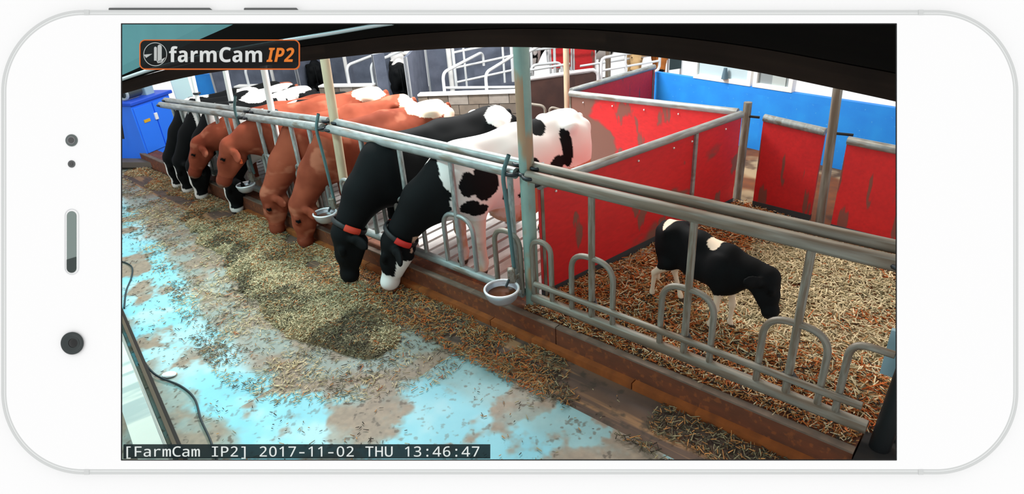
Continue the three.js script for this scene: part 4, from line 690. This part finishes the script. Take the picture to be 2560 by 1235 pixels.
// ------------------------------------------------------------------ the large white phone through whose screen one looks into the barn
{
  const K = 1 / 1500, X = (u) => (u - 1280) * K, Y = (v) => (617.5 - v) * K;   // drawing units of the phone's front, in metres
  const place = (g) => { g.position.set(0, 2.74601, -0.891007); g.quaternion.copy(camera.quaternion); };
  function rr(x0, y0, x1, y1, r, Cl = THREE.Shape) { const s = new Cl(), a = X(x0), b = X(x1), c = Y(y1), d = Y(y0), q = r * K; s.moveTo(a + q, c); s.lineTo(b - q, c); s.absarc(b - q, c + q, q, -Math.PI / 2, 0, false); s.lineTo(b, d - q); s.absarc(b - q, d - q, q, 0, Math.PI / 2, false); s.lineTo(a + q, d); s.absarc(a + q, d - q, q, Math.PI / 2, Math.PI, false); s.lineTo(a, c + q); s.absarc(a + q, c + q, q, Math.PI, 1.5 * Math.PI, false); return s; }
  const ring = (o, i, z0, z1) => { const s = rr(...o); if (i) s.holes.push(rr(...i, THREE.Path)); const g = new THREE.ExtrudeGeometry(s, { depth: z1 - z0, bevelEnabled: false, curveSegments: 40 }); g.translate(0, 0, z0); return g; };
  const white = M({ color: 0xfdfdfd, roughness: 1 }), grey = M({ color: 0xd6d8d7, roughness: 1 }), soft = M({ color: 0xeef0ef, roughness: 1 }), dark = M({ color: 0x5d5f5f, roughness: 0.45, metalness: 0.2 });
  white.color.setRGB(0.985, 0.985, 0.985);
  const O = (k) => [3 + k, 25 + k, 2546 - k, 1186 - k, 205 - k];
  const P = thing('smartphone', 'large white smartphone lying sideways, barn scene filling its screen', 'phone'); place(P);
  part(P, 'rim', ring(O(0), O(6), -0.012, 0), grey); part(P, 'rim_groove', ring(O(6), O(9.5), -0.012, -0.0005), soft, 'pale groove in the rim'); part(P, 'inner_rim', ring(O(9.5), O(13), -0.012, 0), grey);
  part(P, 'front_face', ring(O(13), [302, 58, 2242.5, 1151.5, 1.5], -0.0012, 0), white, 'white front of the phone');
  part(P, 'body', ring(O(13), [284, 44, 2260, 1166, 1], -0.012, -0.0012), grey, 'phone body behind the front');
  part(P, 'screen_border', ring([302, 58, 2242.5, 1151.5, 1.5], [304.5, 60.5, 2240, 1149, 1], -0.0011, -0.0003), std(0x0a0a0a, 0.8), 'thin black border of the screen');
  for (const u of [217, 2302]) for (const v of [31, 1180]) part(P, 'antenna_break', new THREE.BoxGeometry(12 * K, 13 * K, 0.004).translate(X(u), Y(v), -0.0012), grey);
  const btn = (u0, u1, nm) => part(P, nm, new RoundedBoxGeometry((u1 - u0) * K, 10 * K, 0.016, 2, 0.002).translate(X((u0 + u1) / 2), Y(21), -0.012), dark);
  btn(266, 522, 'volume_button'); btn(606, 740, 'power_button');
  const disc = (nm, u, v, r, hex, z, rough = 0.6) => part(P, nm, new THREE.CylinderGeometry(r * K, r * K, 0.002, 40).rotateX(Math.PI / 2).translate(X(u), Y(v), z), std(hex, rough));
  disc('sensor', 179.5, 351, 15, 0x5f6866, 0); disc('sensor_ring', 179.5, 351, 10, 0x78797a, 0.0006); disc('sensor_lens', 179.5, 351, 7, 0x4b4b4b, 0.0012); disc('sensor', 179.5, 410, 9, 0x5a5c5c, 0); disc('sensor_lens', 179.5, 410, 4.5, 0x4a4a4a, 0.0008);
  part(P, 'earpiece_ring', ring([162, 522, 198, 687, 17.9], [164, 524, 196, 685, 15.9], -0.002, 0.0007), std(0xdedfe0, 0.9)); 
  part(P, 'earpiece', ring([167.5, 528, 191.5, 682, 11.9], null, -0.002, 0.0006), std(0x7c8a86, 0.5));  // paler tone is a reflection painted over the upper part
  { const s = new THREE.Shape(); s.moveTo(X(167.7), Y(649)); s.lineTo(X(191.3), Y(642)); s.lineTo(X(191.3), Y(670)); s.absarc(X(179.5), Y(670), 11.8 * K, 0, -Math.PI, true); s.lineTo(X(167.7), Y(649)); part(P, 'earpiece_beyond_gloss', new THREE.ExtrudeGeometry(s, { depth: 0.001, bevelEnabled: false }).translate(0, 0, 0.0001), std(0x2c3836, 0.5), 'dark earpiece end left clear of the painted gloss'); }
  { const pr = [[28, 0], [28, 2.2], [26, 3.2], [20, 2.2], [17, -1.2], [13, -1.6], [0, -1.6]].map(([r, z]) => new THREE.Vector2(r * K, z * K)); part(P, 'camera_ring', new THREE.LatheGeometry(pr.reverse(), 48).rotateX(Math.PI / 2).translate(X(183.5), Y(857.5), 0.0022), M({ color: 0x3c4242, roughness: 0.3, metalness: 0.6 }), 'dark metal ring of the front camera'); part(P, 'camera_lens', new THREE.SphereGeometry(13 * K, 32, 16, 0, 6.283, 0, 1.2).rotateX(Math.PI / 2).scale(1, 1, 0.4).translate(X(183.5), Y(857.5), 0.0008 - 0.36 * 13 * K * 0.4), M({ color: 0x050707, roughness: 0.08 })); }
  // writing on the phone's screen
  const bold = await new FontLoader().loadAsync('fonts/droid/droid_sans_bold.typeface.json'), mono = await new FontLoader().loadAsync('fonts/droid/droid_sans_mono_regular.typeface.json');
  const zs = -0.004, clear = (hex, o) => M({ color: hex, roughness: 1, transparent: true, opacity: o });
  const badge = part(P, 'app_badge', ring([347, 99, 745, 170, 12], null, zs - 0.002, zs), clear(0x050607, 0.86), 'dark badge with orange outline on the screen');
  part(badge, 'outline', ring([345, 97, 747, 172, 14], [347.5, 99.5, 744.5, 169.5, 12], zs - 0.002, zs + 0.0003), std(0xd8651c, 0.9));
  const txt = (par, nm, str, font, u0, u1, vBase, hCap, mat, shear = 0, z = zs) => { const g = new TextGeometry(str, { font, size: 1, depth: 0.02, curveSegments: 6, bevelEnabled: false }); g.computeBoundingBox(); const b = g.boundingBox, H = new TextGeometry('I', { font, size: 1, depth: 0.01 }); H.computeBoundingBox(); const sy = hCap * K / (H.boundingBox.max.y - H.boundingBox.min.y), sx = (u1 - u0 - shear * hCap) * K / (b.max.x - b.min.x); g.translate(-b.min.x, 0, 0); g.scale(sx, sy, 0.04); if (shear) g.applyMatrix4(new THREE.Matrix4().set(1, shear, 0, 0, 0, 1, 0, 0, 0, 0, 1, 0, 0, 0, 0, 1)); g.translate(X(u0), Y(vBase), z); return part(par, nm, g, mat); };
  txt(badge, 'lettering', 'farmCam', bold, 420, 653, 153.5, 37, std(0xd9dcda, 0.9)); txt(badge, 'lettering', 'IP2', bold, 664, 736, 153, 35, std(0xe27a24, 0.9), 0.2);
  const gw = std(0xb9bdbb, 0.9); part(badge, 'emblem_ring', new THREE.RingGeometry(28 * K, 29.6 * K, 48).translate(X(385), Y(134), zs + 0.0006), gw);
  const flat = (pts) => { const s = new THREE.Shape(pts.map(([u, v]) => new THREE.Vector2(X(u), Y(v)))); return new THREE.ExtrudeGeometry(s, { depth: 0.0006, bevelEnabled: false }).translate(0, 0, zs); };
  const silo = (u0, u1, v0, v1) => { const pts = [[u0, v1], [u1, v1]]; const r = (u1 - u0) / 2; for (let i = 0; i <= 10; i++) { const a = i / 10 * Math.PI; pts.push([(u0 + u1) / 2 + r * Math.cos(a), v0 + r - r * Math.sin(a)]); } return flat(pts); };
  part(badge, 'emblem', mergeGeometries([silo(382, 389, 115, 150), silo(391, 401, 110, 154), flat([[356, 135], [377, 133], [362, 143]]), flat([[384, 141], [391, 152], [410, 142], [402, 155], [391, 156]])]), gw, 'pale silo and roof emblem');
  const strip = part(P, 'caption_strip', ring([304.5, 1113.5, 1225.5, 1149, 0.5], null, zs - 0.002, zs), clear(0x0c2226, 0.82), 'dark caption strip on the screen');
  txt(strip, 'lettering', '[FarmCam IP2] 2017-11-02 THU 13:46:47', mono, 313, 1198, 1143, 25, std(0xe6ece9, 0.9));
  // white backing wall around the phone, open behind the screen
  const Bk = struct('wall_front', (() => { const s = new THREE.Shape(); const a = 3.0, b = 1.75; s.moveTo(-a, -b); s.lineTo(a, -b); s.lineTo(a, b); s.lineTo(-a, b); s.lineTo(-a, -b); s.holes.push(rr(266, 37, 2280, 1173, 1, THREE.Path)); const g = new THREE.ExtrudeGeometry(s, { depth: 0.012, bevelEnabled: false }); g.translate(0, 0, -0.0245); return g; })(), white, 'white backing wall that carries the phone'); place(Bk);
}
scene.traverse((o) => { if (o.isMesh) o.castShadow = o.receiveShadow = true; });
renderer.render(scene, camera);
